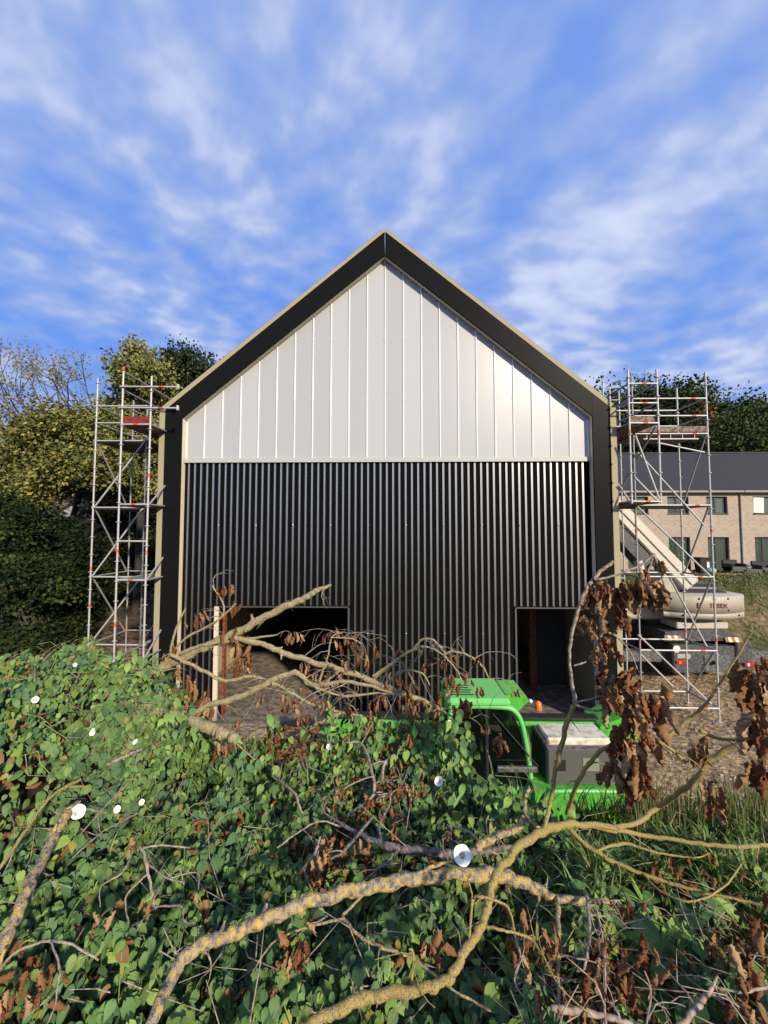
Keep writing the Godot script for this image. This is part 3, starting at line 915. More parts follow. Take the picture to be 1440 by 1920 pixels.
	put("lift_cylinder", bar_mesh(at(1222, 1135, 14.0), at(1196, 1052, 14.2), 0.14, 14), M.crane_white, t)
	put("boom_foot", slab_mesh([Vector2(9.1, 2.4), Vector2(10.6, 2.4), Vector2(10.75, 3.1), Vector2(9.75, 3.7)], zb - 1.2, zb - 0.5), M.crane_cream, t)
	put("winch", bar_mesh(Vector3(10.5, 3.12, zb - 0.55), Vector3(11.5, 3.12, zb - 0.55), 0.16, 16), M.black_plastic, t)
	put("cable_tray", box_mesh(Vector3(10.3, 3.0, zb - 0.2), Vector3(11.7, 3.08, zb - 0.8), 0.02), M.black_plastic, t)
	put("cabin", box_mesh(Vector3(7.3, 1.75, zb - 0.7), Vector3(8.15, 3.2, zb - 2.3), 0.08), M.crane_white, t)
	put("cabin_window", box_mesh(Vector3(7.4, 2.3, zb - 0.69), Vector3(8.05, 3.05, zb - 0.685)), M.black_plastic, t)

func bow(dx: float, w: float) -> float:
	var a := dx / w
	return 0.36 - 1.25 * a * a - 2.0 * a * a * a * a

func bowed(c: Vector3, w: float, y0: float, y1: float, deep: float, round_: float) -> ArrayMesh:
	var st := begin()
	st.set_smooth_group(0)
	var n := 16
	for k in n:
		var xa := -0.5 * w + w * k / n
		var xb := -0.5 * w + w * (k + 1) / n
		var za := c.z + bow(xa, w)
		var zb := c.z + bow(xb, w)
		var back := c.z - deep
		quad(st, Vector3(c.x + xa, y1 - round_, za), Vector3(c.x + xb, y1 - round_, zb), Vector3(c.x + xb, y0, zb), Vector3(c.x + xa, y0, za))
		quad(st, Vector3(c.x + xa, y1, za - round_), Vector3(c.x + xb, y1, zb - round_), Vector3(c.x + xb, y1 - round_, zb), Vector3(c.x + xa, y1 - round_, za))
		quad(st, Vector3(c.x + xa, y1, back), Vector3(c.x + xb, y1, back), Vector3(c.x + xb, y1, zb - round_), Vector3(c.x + xa, y1, za - round_))
		quad(st, Vector3(c.x + xa, y0, za), Vector3(c.x + xb, y0, zb), Vector3(c.x + xb, y0, back), Vector3(c.x + xa, y0, back))
	for s in [-0.5, 0.5]:
		var z := c.z + bow(s * w, w)
		quad(st, Vector3(c.x + s * w, y1 - round_, z), Vector3(c.x + s * w, y1 - round_, c.z - deep), Vector3(c.x + s * w, y0, c.z - deep), Vector3(c.x + s * w, y0, z))
	return done(st)

# ================================================================= green telehandler
func make_telehandler() -> void:
	var t := thing("telehandler", "green telehandler with glazed cab parked in front of the black hall", "telehandler", Vector3.ZERO)
	var zn := -6.75
	var zf := -7.65
	# chassis and bonnet
	put("chassis", box_mesh(Vector3(-1.5, 0.45, zn + 0.05), Vector3(2.3, 0.9, -8.7), 0.06), M.green, t)
	put("bonnet", bonnet_mesh(2.3, 3.98, 0.42, 1.04, -6.45, -7.55), M.green, t)
	put("bonnet_rail", rounded_bar([Vector3(2.34, 0.72, -6.40), Vector3(2.5, 1.0, -6.40), Vector3(2.68, 1.05, -6.40), Vector3(3.55, 1.05, -6.40), Vector3(3.72, 1.0, -6.40)], 0.035), M.green_light, t)
	put("engine_cover", box_mesh(Vector3(-1.3, 0.9, zn), Vector3(0.85, 1.22, -7.6), 0.06), M.green, t)
	# boom lying behind the cab
	put("boom", box_mesh(Vector3(-1.4, 0.98, -8.0), Vector3(4.7, 1.34, -8.4), 0.04), M.green, t)
	put("boom_cable", box_mesh(Vector3(-1.3, 1.345, -8.05), Vector3(4.2, 1.40, -8.3), 0.015), M.black_plastic, t)
	put("boom_head", slab_mesh([Vector2(4.05, 0.75), Vector2(4.85, 0.8), Vector2(5.0, 1.25), Vector2(4.6, 1.55), Vector2(4.1, 1.36)], -8.5, -7.85), M.green, t)
	for x in [-0.7, 3.2]:
		for z in [-6.85, -8.75]:
			wheel(t, Vector3(x, 0.46, z), 0.46, 0.34)
	# cab
	var frame := [Vector3(1.0, 0.62, 0), Vector3(0.97, 1.6, 0), Vector3(1.0, 2.12, 0), Vector3(1.1, 2.2, 0), Vector3(1.85, 2.2, 0), Vector3(2.08, 2.13, 0), Vector3(2.2, 1.92, 0), Vector3(2.28, 1.5, 0), Vector3(2.33, 1.05, 0), Vector3(2.25, 0.8, 0)]
	for z in [zn, zf]:
		var p := []
		for v in frame: p.append(v + Vector3(0, 0, z))
		put("cab_frame", rounded_bar(p, 0.045), M.green_light, t)
	for q in [[0.98, 2.14], [2.12, 2.08], [1.0, 0.66], [2.3, 0.85]]:
		put("cab_beam", bar_mesh(Vector3(q[0], q[1], zn), Vector3(q[0], q[1], zf), 0.035), M.green_light, t)
	var roof := put("cab_roof", roof_mesh(0.94, 2.02, 2.19, 2.34, zn + 0.06, zf - 0.05), M.green_light, t)
	for k in 5:
		put("vent_slot", box_mesh(Vector3(1.0, 2.343, zn - 0.12 - k * 0.1), Vector3(1.42 - 0.04 * (k % 2), 2.349, zn - 0.15 - k * 0.1)), M.black_plastic, roof)
	put("visor", slab_mesh([Vector2(1.99, 2.0), Vector2(2.2, 2.08), Vector2(2.38, 2.24), Vector2(2.32, 2.345), Vector2(1.98, 2.345)], zf + 0.1, zn - 0.14), M.green, t)
	put("door_post", box_mesh(Vector3(1.58, 0.66, zn + 0.012), Vector3(1.635, 2.17, zn - 0.03), 0.01), M.black_plastic, t)
	var pane1 := slab_mesh([Vector2(1.03, 0.7), Vector2(1.575, 0.7), Vector2(1.575, 2.16), Vector2(1.06, 2.14)], zn - 0.006, zn)
	put("side_window", pane1, M.tinted, t)
	put("door_window", slab_mesh([Vector2(1.64, 0.7), Vector2(2.24, 0.82), Vector2(2.28, 1.05), Vector2(2.23, 1.5), Vector2(2.14, 1.9), Vector2(2.04, 2.08), Vector2(1.84, 2.15), Vector2(1.64, 2.16)], zn - 0.006, zn), M.tinted, t)
	put("far_window", slab_mesh([Vector2(1.03, 0.9), Vector2(2.26, 0.9), Vector2(2.2, 1.6), Vector2(2.04, 2.08), Vector2(1.84, 2.15), Vector2(1.06, 2.14)], zf, zf + 0.006), M.tinted, t)
	var ws := begin()
	ws.set_smooth_group(-1)
	var wp := [[2.30, 1.0], [2.24, 1.5], [2.14, 1.92]]
	for k in 2:
		quad(ws, Vector3(wp[k][0], wp[k][1], zn), Vector3(wp[k][0], wp[k][1], zf), Vector3(wp[k + 1][0], wp[k + 1][1], zf), Vector3(wp[k + 1][0], wp[k + 1][1], zn))
	put("windscreen", done(ws), M.tinted, t)
	put("cab_floor", box_mesh(Vector3(1.0, 0.6, zn - 0.05), Vector3(2.28, 0.72, zf + 0.05)), M.black_plastic, t)
	put("seat", box_mesh(Vector3(1.15, 0.75, -7.0), Vector3(1.6, 1.05, -7.45), 0.06), M.black_plastic, t)
	put("seat_back", slab_mesh([Vector2(1.08, 1.0), Vector2(1.26, 1.0), Vector2(1.2, 1.65), Vector2(1.05, 1.65)], -7.42, -7.02), M.black_plastic, t)
	put("dashboard", box_mesh(Vector3(1.95, 0.75, -6.9), Vector3(2.22, 1.25, -7.5), 0.05), M.black_plastic, t)
	var sw := TorusMesh.new()
	sw.inner_radius = 0.15
	sw.outer_radius = 0.18
	sw.rings = 18
	sw.ring_segments = 6
	put("steering_wheel", sw, M.black_plastic, t, Vector3(1.86, 1.34, -7.2), Basis(Vector3(0, 0, 1), 0.6))
	put("paper", box_mesh(Vector3(1.72, 1.52, -7.3), Vector3(2.02, 1.53, -7.5)), M.white_paint, t, Vector3.ZERO)
	put("wiper", bar_mesh(Vector3(1.7, 2.1, zn + 0.03), Vector3(2.45, 1.25, zn + 0.05), 0.012), M.black_plastic, t)
	put("mirror_arm", box_mesh(Vector3(1.75, 1.18, zn + 0.05), Vector3(2.42, 1.27, zn + 0.12), 0.015), M.grey_metal, t)
	put("mirror_arm", bar_mesh(Vector3(2.25, 2.16, -6.95), Vector3(2.52, 2.14, -6.95), 0.018), M.black_plastic, t)
	put("work_lamp", ball(0.035), M.white_paint, t, Vector3(2.42, 2.22, -6.93))
	var bs := begin()
	tube(bs, [Vector3(2.56, 2.07, -6.95), Vector3(2.56, 2.10, -6.95), Vector3(2.56, 2.19, -6.95), Vector3(2.56, 2.215, -6.95)], [0.06, 0.062, 0.05, 0.02], 12)
	put("beacon_lamp", done(bs), M.beacon, t)
	# housing on the bonnet: pale lid, dark glazed front
	put("housing", box_mesh(Vector3(2.62, 1.05, -6.72), Vector3(3.68, 1.70, -7.25), 0.03), M.white_box, t)
	var fp := put("front_panel", box_mesh(Vector3(2.55, 1.05, -6.55), Vector3(3.76, 1.62, -6.70), 0.02), M.grey_panel, t)
	put("vent", box_mesh(Vector3(2.66, 1.27, -6.546), Vector3(2.84, 1.45, -6.549)), M.black_plastic, fp)
	put("vent_grille", box_mesh(Vector3(2.70, 1.40, -6.541), Vector3(2.76, 1.44, -6.545)), M.white_paint, fp)
	put("window", box_mesh(Vector3(3.12, 1.28, -6.544), Vector3(3.38, 1.48, -6.549)), M.blind, fp)
	put("top_edge", box_mesh(Vector3(2.55, 1.621, -6.55), Vector3(3.76, 1.645, -6.60)), M.grey_metal, fp)
	put("side_panel", box_mesh(Vector3(2.53, 1.05, -6.71), Vector3(2.615, 1.66, -7.25), 0.015), M.black_plastic, t)

func rounded_bar(pts: Array, r: float) -> ArrayMesh:
	var c := []
	for p in pts: c.append(Vector4(p.x, p.y, p.z, r))
	var q := curve(c, 4)
	var a := []
	var b := []
	for v in q:
		a.append(Vector3(v.x, v.y, v.z))
		b.append(v.w)
	var st := begin()
	tube(st, a, b, 8)
	return done(st)

func bonnet_mesh(x0: float, x1: float, y0: float, y1: float, z0: float, z1: float) -> ArrayMesh:
	var o := [Vector2(x0, y0), Vector2(x1 - 0.05, y0)]
	for k in 7:
		var a := -0.3 + (PI * 0.5 + 0.3) * k / 6.0
		o.append(Vector2(x1 - 0.42 + cos(a) * 0.42, y1 - 0.36 + sin(a) * 0.36))
	o.append(Vector2(x0, y1))
	return slab_mesh(o, z1, z0)

func roof_mesh(x0: float, x1: float, y0: float, y1: float, z0: float, z1: float) -> ArrayMesh:
	var st := begin()
	cuboid(st, Vector3(x0, y0, z0), Vector3(x1, y1, z1), 0.06)
	return done(st)

# ================================================================= houses
func make_house(called: String, label: String, x0: float, x1: float, cols: Array, pipes: Array) -> void:
	var d := 27.4
	var z := -d
	var t := thing(called, label, "house", Vector3.ZERO, 0.0, "terraced brick houses")
	var ye: float = at(1300, 924, d).y
	var yr: float = at(1300, 850, 31.6).y
	var g := 2.2
	var wt: float = at(1300, 931, d).y
	var ws: float = at(1300, 963, d).y
	var dt: float = at(1300, 1007, d).y
	var st := begin()
	var prev := x0
	for c in cols:
		cuboid(st, Vector3(prev, g, z), Vector3(c[0], ye, z - 0.3))
		cuboid(st, Vector3(c[0] + 0.001, wt, z), Vector3(c[1] - 0.001, ye, z - 0.3))
		cuboid(st, Vector3(c[0] + 0.001, dt, z), Vector3(c[1] - 0.001, ws, z - 0.3))
		prev = c[1]
	cuboid(st, Vector3(prev, g, z), Vector3(x1, ye, z - 0.3))
	cuboid(st, Vector3(x0, g, z - 0.301), Vector3(x0 + 0.3, ye, z - 9.0))
	cuboid(st, Vector3(x1 - 0.3, g, z - 0.301), Vector3(x1, ye, z - 9.0))
	cuboid(st, Vector3(x0 + 0.301, g, z - 8.7), Vector3(x1 - 0.301, ye, z - 9.0))
	put("wall", done(st), M.brick, t)
	put("plinth", box_mesh(Vector3(x0, g - 0.1, z + 0.015), Vector3(x1, g + 0.28, z + 0.002)), M.frame_dark, t)
	var rr := yr - ye
	put("roof", slab_lengthwise([Vector2(0.25, ye + 0.02), Vector2(0.25, ye + 0.16), Vector2(-4.2, yr), Vector2(-9.0, ye + 0.16), Vector2(-9.0, ye + 0.02)], x0, x1, z), M.tile, t)
	put("ridge_cap", bar_mesh(Vector3(x0, yr + 0.01, z - 4.2), Vector3(x1, yr + 0.01, z - 4.2), 0.09), M.tile, t)
	put("gutter", box_mesh(Vector3(x0, ye - 0.02, z + 0.27), Vector3(x1, ye + 0.12, z + 0.40), 0.03), M.gutter, t)
	put("soffit", box_mesh(Vector3(x0, ye - 0.05, z + 0.003), Vector3(x1, ye + 0.015, z + 0.265)), M.gutter, t)
	for p in pipes:
		put("downpipe", bar_mesh(Vector3(p, g + 0.05, z + 0.07), Vector3(p, ye, z + 0.07), 0.05), M.gutter, t)
	for k in cols.size():
		var c = cols[k]
		var w: float = c[1] - c[0]
		var f := begin()
		frame_into(f, c[0], c[1], ws, wt, z - 0.14, 0.5)
		var o := put("window", done(f), M.frame_dark, t)
		put("pane", box_mesh(Vector3(c[0] + 0.06, ws + 0.06, z - 0.17), Vector3(c[1] - 0.06, wt - 0.06, z - 0.175)), M.pane, o)
		put("blind", box_mesh(Vector3(c[0] + 0.06, ws + 0.06 + (0.25 if k % 2 else 0.0), z - 0.24), Vector3(c[1] - 0.06, wt - 0.06, z - 0.25)), M.blind, o)
		put("sill", box_mesh(Vector3(c[0] - 0.04, ws - 0.06, z + 0.05), Vector3(c[1] + 0.04, ws - 0.001, z - 0.1)), M.frame_dark, o)
		f = begin()
		frame_into(f, c[0], c[1], g + 0.02, dt, z - 0.14, 0.45)
		o = put("garden_door", done(f), M.frame_dark, t)
		put("pane", box_mesh(Vector3(c[0] + 0.06, g + 0.08, z - 0.17), Vector3(c[1] - 0.06, dt - 0.06, z - 0.175)), M.pane, o)
		var cx0: float = c[0] + (w * 0.45 if k % 2 else w * 0.12)
		put("curtain", curtain_mesh(cx0, c[1] - 0.08, g + 0.06, dt - 0.06, z - 0.28), M.curtain, o)
		if c.size() > 2:
			put("open_sash", box_mesh(Vector3(0, 0, 0), Vector3(w * 0.48, wt - ws - 0.12, 0.05), 0.01), M.white_paint, t, Vector3(c[0] + 0.05, ws + 0.06, z - 0.09), Basis(Vector3(0, 0, 1), -0.03))

func frame_into(st: SurfaceTool, x0: float, x1: float, y0: float, y1: float, z: float, split: float) -> void:
	var b := 0.08
	cuboid(st, Vector3(x0, y0, z), Vector3(x0 + b, y1, z - 0.06))
	cuboid(st, Vector3(x1 - b, y0, z), Vector3(x1, y1, z - 0.06))
	cuboid(st, Vector3(x0 + b + 0.001, y1 - b, z), Vector3(x1 - b - 0.001, y1, z - 0.06))
	cuboid(st, Vector3(x0 + b + 0.001, y0, z), Vector3(x1 - b - 0.001, y0 + b, z - 0.06))
	var xm := lerpf(x0, x1, split)
	cuboid(st, Vector3(xm - 0.06, y0 + b + 0.001, z), Vector3(xm + 0.06, y1 - b - 0.001, z - 0.06))

func curtain_mesh(x0: float, x1: float, y0: float, y1: float, z: float) -> ArrayMesh:
	var st := begin()
	st.set_smooth_group(0)
	var n := 40
	for k in n:
		var a := lerpf(x0, x1, float(k) / n)
		var b := lerpf(x0, x1, float(k + 1) / n)
		var za := z + 0.04 * sin(a * 38.0)
		var zb := z + 0.04 * sin(b * 38.0)
		quad(st, Vector3(a, y1, za), Vector3(b, y1, zb), Vector3(b, y0, zb), Vector3(a, y0, za))
	return done(st)

# outline in (depth from z, height), pulled along x
func slab_lengthwise(outline: Array, x0: float, x1: float, z: float) -> ArrayMesh:
	var st := begin()
	st.set_smooth_group(-1)
	var o := PackedVector2Array(outline)
	var idx := Geometry2D.triangulate_polygon(o)
	for k in range(0, idx.size(), 3):
		for x in [x0, x1]:
			for m in [0, 1, 2]:
				var p := o[idx[k + m]]
				st.add_vertex(Vector3(x, p.y, z + p.x))
	for k in o.size():
		var p := o[k]
		var q := o[(k + 1) % o.size()]
		quad(st, Vector3(x0, p.y, z + p.x), Vector3(x0, q.y, z + q.x), Vector3(x1, q.y, z + q.x), Vector3(x1, p.y, z + p.x))
	return done(st)

func make_houses() -> void:
	var X := func(px): return at(px, 990, 27.4).x
	make_house("terraced_house", "pale brick terraced house behind the right scaffold and the crane boom", X.call(1080.0), X.call(1390.0) - 0.005, [[X.call(1176.0), X.call(1217.0)], [X.call(1253.0), X.call(1293.0)], [X.call(1326.0), X.call(1366.0)]], [X.call(1389.0)])
	make_house("terraced_house", "pale brick terraced house at the right edge with one window tilted open", X.call(1390.0) + 0.005, X.call(1640.0), [[X.call(1414.0), X.call(1455.0), 1], [X.call(1490.0), X.call(1530.0)], [X.call(1565.0), X.call(1605.0)]], [])
	# things in the gardens
	var b := at(1317, 1066, 26.4)
	var t := thing("wheelie_bin", "black wheelie bin on the grass in front of a garden door", "bin", Vector3(b.x, ground_h(b.x, b.z), b.z))
	put("body", taper_box(0.28, 0.24, 0.34, 0.30, 0.0, 0.95), M.black_plastic, t)
	put("lid", box_mesh(Vector3(-0.37, 0.955, -0.34), Vector3(0.37, 1.03, 0.36), 0.03), M.black_plastic, t)
	put("sticker", box_mesh(Vector3(0.08, 0.35, 0.285), Vector3(0.24, 0.75, 0.295)), M.white_paint, t)
	for x in [-0.3, 0.3]:
		put("wheel", bar_mesh(Vector3(x - 0.03, 0.1, -0.25), Vector3(x + 0.03, 0.1, -0.25), 0.1, 12), M.black_rubber, t)
	b = at(1333, 1070, 25.6)
	t = thing("rubbish_bag", "pale green plastic bag lying beside the black bin", "bag", Vector3(b.x, ground_h(b.x, b.z) - 0.03, b.z))
	put("bag_body", lumpy(0.3, 77), M.bag, t, Vector3(0, 0.22, 0))
	put("bag_neck", bar_mesh(Vector3(0.05, 0.45, 0), Vector3(0.1, 0.58, 0.05), 0.05), M.bag, t)
	var px := [1378.0, 1405.0, 1436.0]
	for k in 3:
		b = at(px[k], 1068, 26.0)
		t = thing("garden_table" if k == 1 else "garden_chair", ["low dark rattan garden chair under the downpipe", "low dark rattan garden table between two garden chairs", "low dark rattan garden chair at the right edge of the picture"][k], "garden furniture", Vector3(b.x, ground_h(b.x, b.z), b.z), 0.0, "rattan garden furniture")
		var w: float = [0.5, 0.75, 0.6][k]
		put("seat", box_mesh(Vector3(-w, 0.05, -0.35), Vector3(w, 0.38, 0.35), 0.04), M.grey_panel, t)
		for s in [-1, 1]:
			put("armrest", box_mesh(Vector3(s * w, 0.0, -0.35), Vector3(s * (w - 0.12), 0.58 if k != 1 else 0.4, 0.36), 0.04), M.black_plastic, t)
		if k != 1:
			put("backrest", box_mesh(Vector3(-w, 0.2, -0.48), Vector3(w, 0.8, -0.352), 0.05), M.black_plastic, t)
		else:
			put("cushion", lumpy(0.28, 81), M.grey_metal, t, Vector3(-0.2, 0.46, 0))
	b = at(1370, 1072, 25.0)
	var o := put("board", box_mesh(Vector3(-1.0, -0.02, -0.1), Vector3(1.0, 0.03, 0.1)), M.raw_wood, self, Vector3(b.x, ground_h(b.x, b.z) + 0.06, b.z), Basis(Vector3.UP, -0.15))
	tag(o, "pale timber board lying on the grass in front of the houses", "board")
	# retaining kerb at the foot of the grass slope
	var k0 := at(1340, 1232, 15.4)
	o = put("low_wall", box_mesh(Vector3(k0.x, -0.1, -15.9), Vector3(k0.x + 9.0, 0.47, -15.6), 0.02), M.grey_metal, self)
	tag(o, "low grey concrete wall at the foot of the grassy mound", "wall")
	# house glimpsed through the trees on the left
	t = thing("house", "house with white gable and brown brick side glimpsed through the left trees", "house", at(118, 985, 24.0) * Vector3(1, 0, 1) + Vector3(0, 2.4, 0))
	put("wall", slab_mesh([Vector2(-4.0, -1), Vector2(0.9, -1), Vector2(0.9, 4.2), Vector2(-1.5, 6.3), Vector2(-4.0, 4.2)], -6.0, 0.0), M.white_wall, t)
	put("side_wall", box_mesh(Vector3(0.905, -1, 0.2), Vector3(4.5, 4.0, -6.0)), M.brown_wall, t)
	put("roof", slab_mesh([Vector2(-4.4, 4.0), Vector2(-1.5, 6.5), Vector2(1.2, 4.1), Vector2(1.2, 4.35), Vector2(-1.5, 6.8), Vector2(-4.4, 4.3)], -6.3, 0.3), M.tile, t)
	put("window", box_mesh(Vector3(-2.2, 1.0, 0.002), Vector3(-1.0, 2.3, 0.03)), M.frame_dark, t)

func taper_box(a: float, b: float, c: float, d: float, y0: float, y1: float) -> ArrayMesh:
	var st := begin()
	st.set_smooth_group(-1)
	var lo := [Vector3(-a, y0, -b), Vector3(a, y0, -b), Vector3(a, y0, b), Vector3(-a, y0, b)]
	var hi := [Vector3(-c, y1, -d), Vector3(c, y1, -d), Vector3(c, y1, d), Vector3(-c, y1, d)]
	for k in 4:
		quad(st, hi[k], hi[(k + 1) % 4], lo[(k + 1) % 4], lo[k])
	quad(st, hi[0], hi[1], hi[2], hi[3])
	quad(st, lo[3], lo[2], lo[1], lo[0])
	return done(st)

func lumpy(r: float, seed_: int) -> ArrayMesh:
	var n := noise_of(FastNoiseLite.TYPE_SIMPLEX_SMOOTH, 3.0, 2, seed_)
	var st := begin()
	st.set_smooth_group(0)
	var P := func(i, j):
		var a: float = TAU * i / 14.0
		var b: float = PI * j / 8.0
		var v := Vector3(cos(a) * sin(b), cos(b) * 0.75, sin(a) * sin(b))
		return v * r * (1.0 + 0.35 * n.get_noise_3dv(v))
	for j in 8:
		for i in 14:
			quad(st, P.call(i, j), P.call(i + 1, j), P.call(i + 1, j + 1), P.call(i, j + 1))
	return done(st)

# ================================================================= trees
func clump_mesh(n: int, spread: float, size: float, seed_: int) -> ArrayMesh:
	var r := RandomNumberGenerator.new()
	r.seed = seed_
	var st := begin()
	st.set_smooth_group(-1)
	for k in n:
		var c := Vector3(r.randfn(), r.randfn(), r.randfn()) * spread * 0.55
		var nrm := (Vector3(r.randf_range(-1, 1), r.randf_range(0.0, 1.2), r.randf_range(-1, 1))).normalized()
		var u := nrm.cross(Vector3(r.randf_range(-1, 1), r.randf_range(-1, 1), r.randf_range(-1, 1))).normalized()
		var v := nrm.cross(u)
		var s := size * r.randf_range(0.7, 1.3)
		var tip := c + u * s * 0.6 - nrm * s * 0.12
		var tail := c - u * s * 0.5 - nrm * s * 0.06
		var a := c + v * s * 0.36 + u * s * 0.05
		var b := c - v * s * 0.36 + u * s * 0.05
		for q in [tail, a, tip, tail, tip, b]:
			st.add_vertex(q)
	return done(st)

func limb(st: SurfaceTool, a: Vector3, b: Vector3, r0: float, r1: float, sag: float, r: RandomNumberGenerator) -> void:
	var pts := []
	var rad := []
	var side := Vector3(r.randf_range(-1, 1), r.randf_range(-0.2, 0.6), r.randf_range(-1, 1)) * sag
	for k in 6:
		var f := k / 5.0
		pts.append(a.lerp(b, f) + side * sin(f * PI) + Vector3(r.randf_range(-1, 1), 0, r.randf_range(-1, 1)) * sag * 0.15)
		rad.append(lerpf(r0, r1, f))
	tube(st, pts, rad, 6)

func leafy_tree(called: String, label: String, base: Vector3, lobes: Array, count: int, leaf: float, spread: float, palette: Array, trunk_r: float, seed_: int, gaps := 0.0, group := "", trunk_mat: Material = null) -> void:
	var r := RandomNumberGenerator.new()
	r.seed = seed_
	var t := thing(called, label, "tree", base, 0.0, group)
	var st := begin()
	var total := 0.0
	var top := Vector3(0, -1, 0)
	for l in lobes:
		total += l[1].x * l[1].y + l[1].y * l[1].z
		if l[0].y > top.y: top = l[0]
	var mid := Vector3(top.x * 0.5, lobes[0][0].y * 0.55, top.z * 0.5)
	limb(st, Vector3(0, -0.25, 0), mid, trunk_r, trunk_r * 0.65, trunk_r, r)
	limb(st, mid, top, trunk_r * 0.6, trunk_r * 0.12, trunk_r * 1.5, r)
	for l in lobes:
		var from: Vector3 = mid.lerp(top, r.randf_range(0.0, 0.4))
		limb(st, from, l[0], trunk_r * 0.42, trunk_r * 0.1, trunk_r * 1.6, r)
		for k in 7:
			var v := Vector3(r.randfn(), r.randfn() + 0.3, r.randfn()).normalized()
			limb(st, from.lerp(l[0], r.randf_range(0.4, 1.0)), l[0] + v * l[1] * 0.9, trunk_r * 0.14, trunk_r * 0.025, trunk_r * 0.9, r)
	put("trunk", done(st), trunk_mat if trunk_mat else M.trunk, t)
	var n := noise_of(FastNoiseLite.TYPE_SIMPLEX_SMOOTH, 1.0, 2, seed_ + 5)
	var places := []
	var cols := []
	var gap_f := 0.22 / leaf
	for l in lobes:
		var share := int(count * (l[1].x * l[1].y + l[1].y * l[1].z) / total)
		var f: float = 2.6 / maxf(l[1].x, l[1].y)
		var made := 0
		var tries := 0
		while made < share and tries < share * 5:
			tries += 1
			var v := Vector3(r.randfn(), r.randfn(), r.randfn()).normalized()
			var p: Vector3 = l[0] + v * l[1] * ((pow(r.randf(), 0.34) if r.randf() < 0.94 else r.randf_range(1.0, 1.18)) * (1.0 + 0.28 * n.get_noise_3dv((v * 2.4) + l[0])))
			if n.get_noise_3dv(p * gap_f) < gaps - 0.28:
				continue
			var b := Basis.from_euler(Vector3(r.randf_range(-0.8, 0.8), r.randf() * TAU, r.randf_range(-0.8, 0.8))).scaled(Vector3.ONE * r.randf_range(0.75, 1.3))
			places.append(Transform3D(b, p))
			var pick := int((n.get_noise_3dv(p * f * 1.7 + Vector3(9, 3, 5)) * 0.9 + 0.5 + r.randf_range(-0.18, 0.18)) * palette.size())
			var c: Color = palette[clampi(pick, 0, palette.size() - 1)]
			cols.append(c * r.randf_range(0.75, 1.2))
			made += 1
	copies("crown", clump_mesh(9, spread, leaf, seed_ + 9), M.tree_leaf, t, places, cols)

func grow(st: SurfaceTool, p: Vector3, dir: Vector3, length: float, rad: float, level: int, tips: Array, r: RandomNumberGenerator) -> void:
	var pts := [p]
	var radii := [rad]
	var d := dir
	var seg := 4
	for k in seg:
		d = (d + Vector3(r.randf_range(-1, 1), r.randf_range(-0.55, 0.85), r.randf_range(-1, 1)) * 0.17).normalized()
		pts.append(pts[-1] + d * length / seg)
		radii.append(lerpf(rad, rad * 0.6, (k + 1.0) / seg))
	tube(st, pts, radii, 5 if level < 3 else 4, false)
	if level >= 5:
		tips.append([pts[-1], d])
		tips.append([pts[2], d])
		return
	var kids := 3 if level < 2 else (3 if r.randf() < 0.5 else 2)
	for k in kids:
		var q: Vector3 = pts[seg - (k % 2)]
		var nd := (d + Vector3(r.randf_range(-1, 1), r.randf_range(-0.35, 0.6), r.randf_range(-1, 1)) * 0.75).normalized()
		grow(st, q, nd, length * r.randf_range(0.66, 0.84), rad * 0.56, level + 1, tips, r)

func bare_tree(label: String, base: Vector3, trunk_h: float, lean: Vector3, length: float, rad: float, leaves_each: int, palette: Array, seed_: int) -> void:
	var r := RandomNumberGenerator.new()
	r.seed = seed_
	var t := thing("autumn_tree", label, "tree", base)
	var st := begin()
	var tips := []
	tube(st, [Vector3(0, -0.3, 0), Vector3(0, trunk_h * 0.5, 0) + lean * 0.2, Vector3(0, trunk_h, 0) + lean * 0.5], [rad * 1.5, rad * 1.2, rad], 9)
	for k in 4:
		var a := TAU * k / 4.0 + 0.5
		grow(st, Vector3(0, trunk_h, 0) + lean * 0.5, (Vector3(cos(a) * 0.85, 1.0, sin(a) * 0.55) + lean * 0.25).normalized(), length, rad * 0.75, 1, tips, r)
	put("trunk", done(st), M.trunk_pale, t)
	var places := []
	var cols := []
	for tip in tips:
		for k in leaves_each:
			var p: Vector3 = tip[0] + tip[1] * r.randf_range(-0.45, 0.3) + Vector3(r.randfn(), r.randfn(), r.randfn()) * 0.13
			places.append(Transform3D(Basis.from_euler(Vector3(r.randf() * TAU, r.randf() * TAU, 0)).scaled(Vector3.ONE * r.randf_range(0.7, 1.2)), p))
			cols.append(palette[r.randi() % palette.size()] * r.randf_range(0.8, 1.2))
	copies("crown", clump_mesh(3, 0.12, 0.11, seed_ + 3), M.tree_leaf, t, places, cols)

func lobes_of(r: RandomNumberGenerator, h: float, w: float, n: int) -> Array:
	var out := [[Vector3(0, h * 0.62, 0), Vector3(w * 0.8, h * 0.34, w * 0.8)]]
	for k in n:
		var a := TAU * k / n + r.randf_range(-0.4, 0.4)
		var y := h * r.randf_range(0.36, 0.84)
		var s := w * r.randf_range(0.42, 0.62)
		var reach := w * r.randf_range(0.5, 0.85) * (1.0 if y < h * 0.7 else 0.55)
		out.append([Vector3(cos(a) * reach, y, sin(a) * reach), Vector3(s, s * 0.8, s)])
	return out

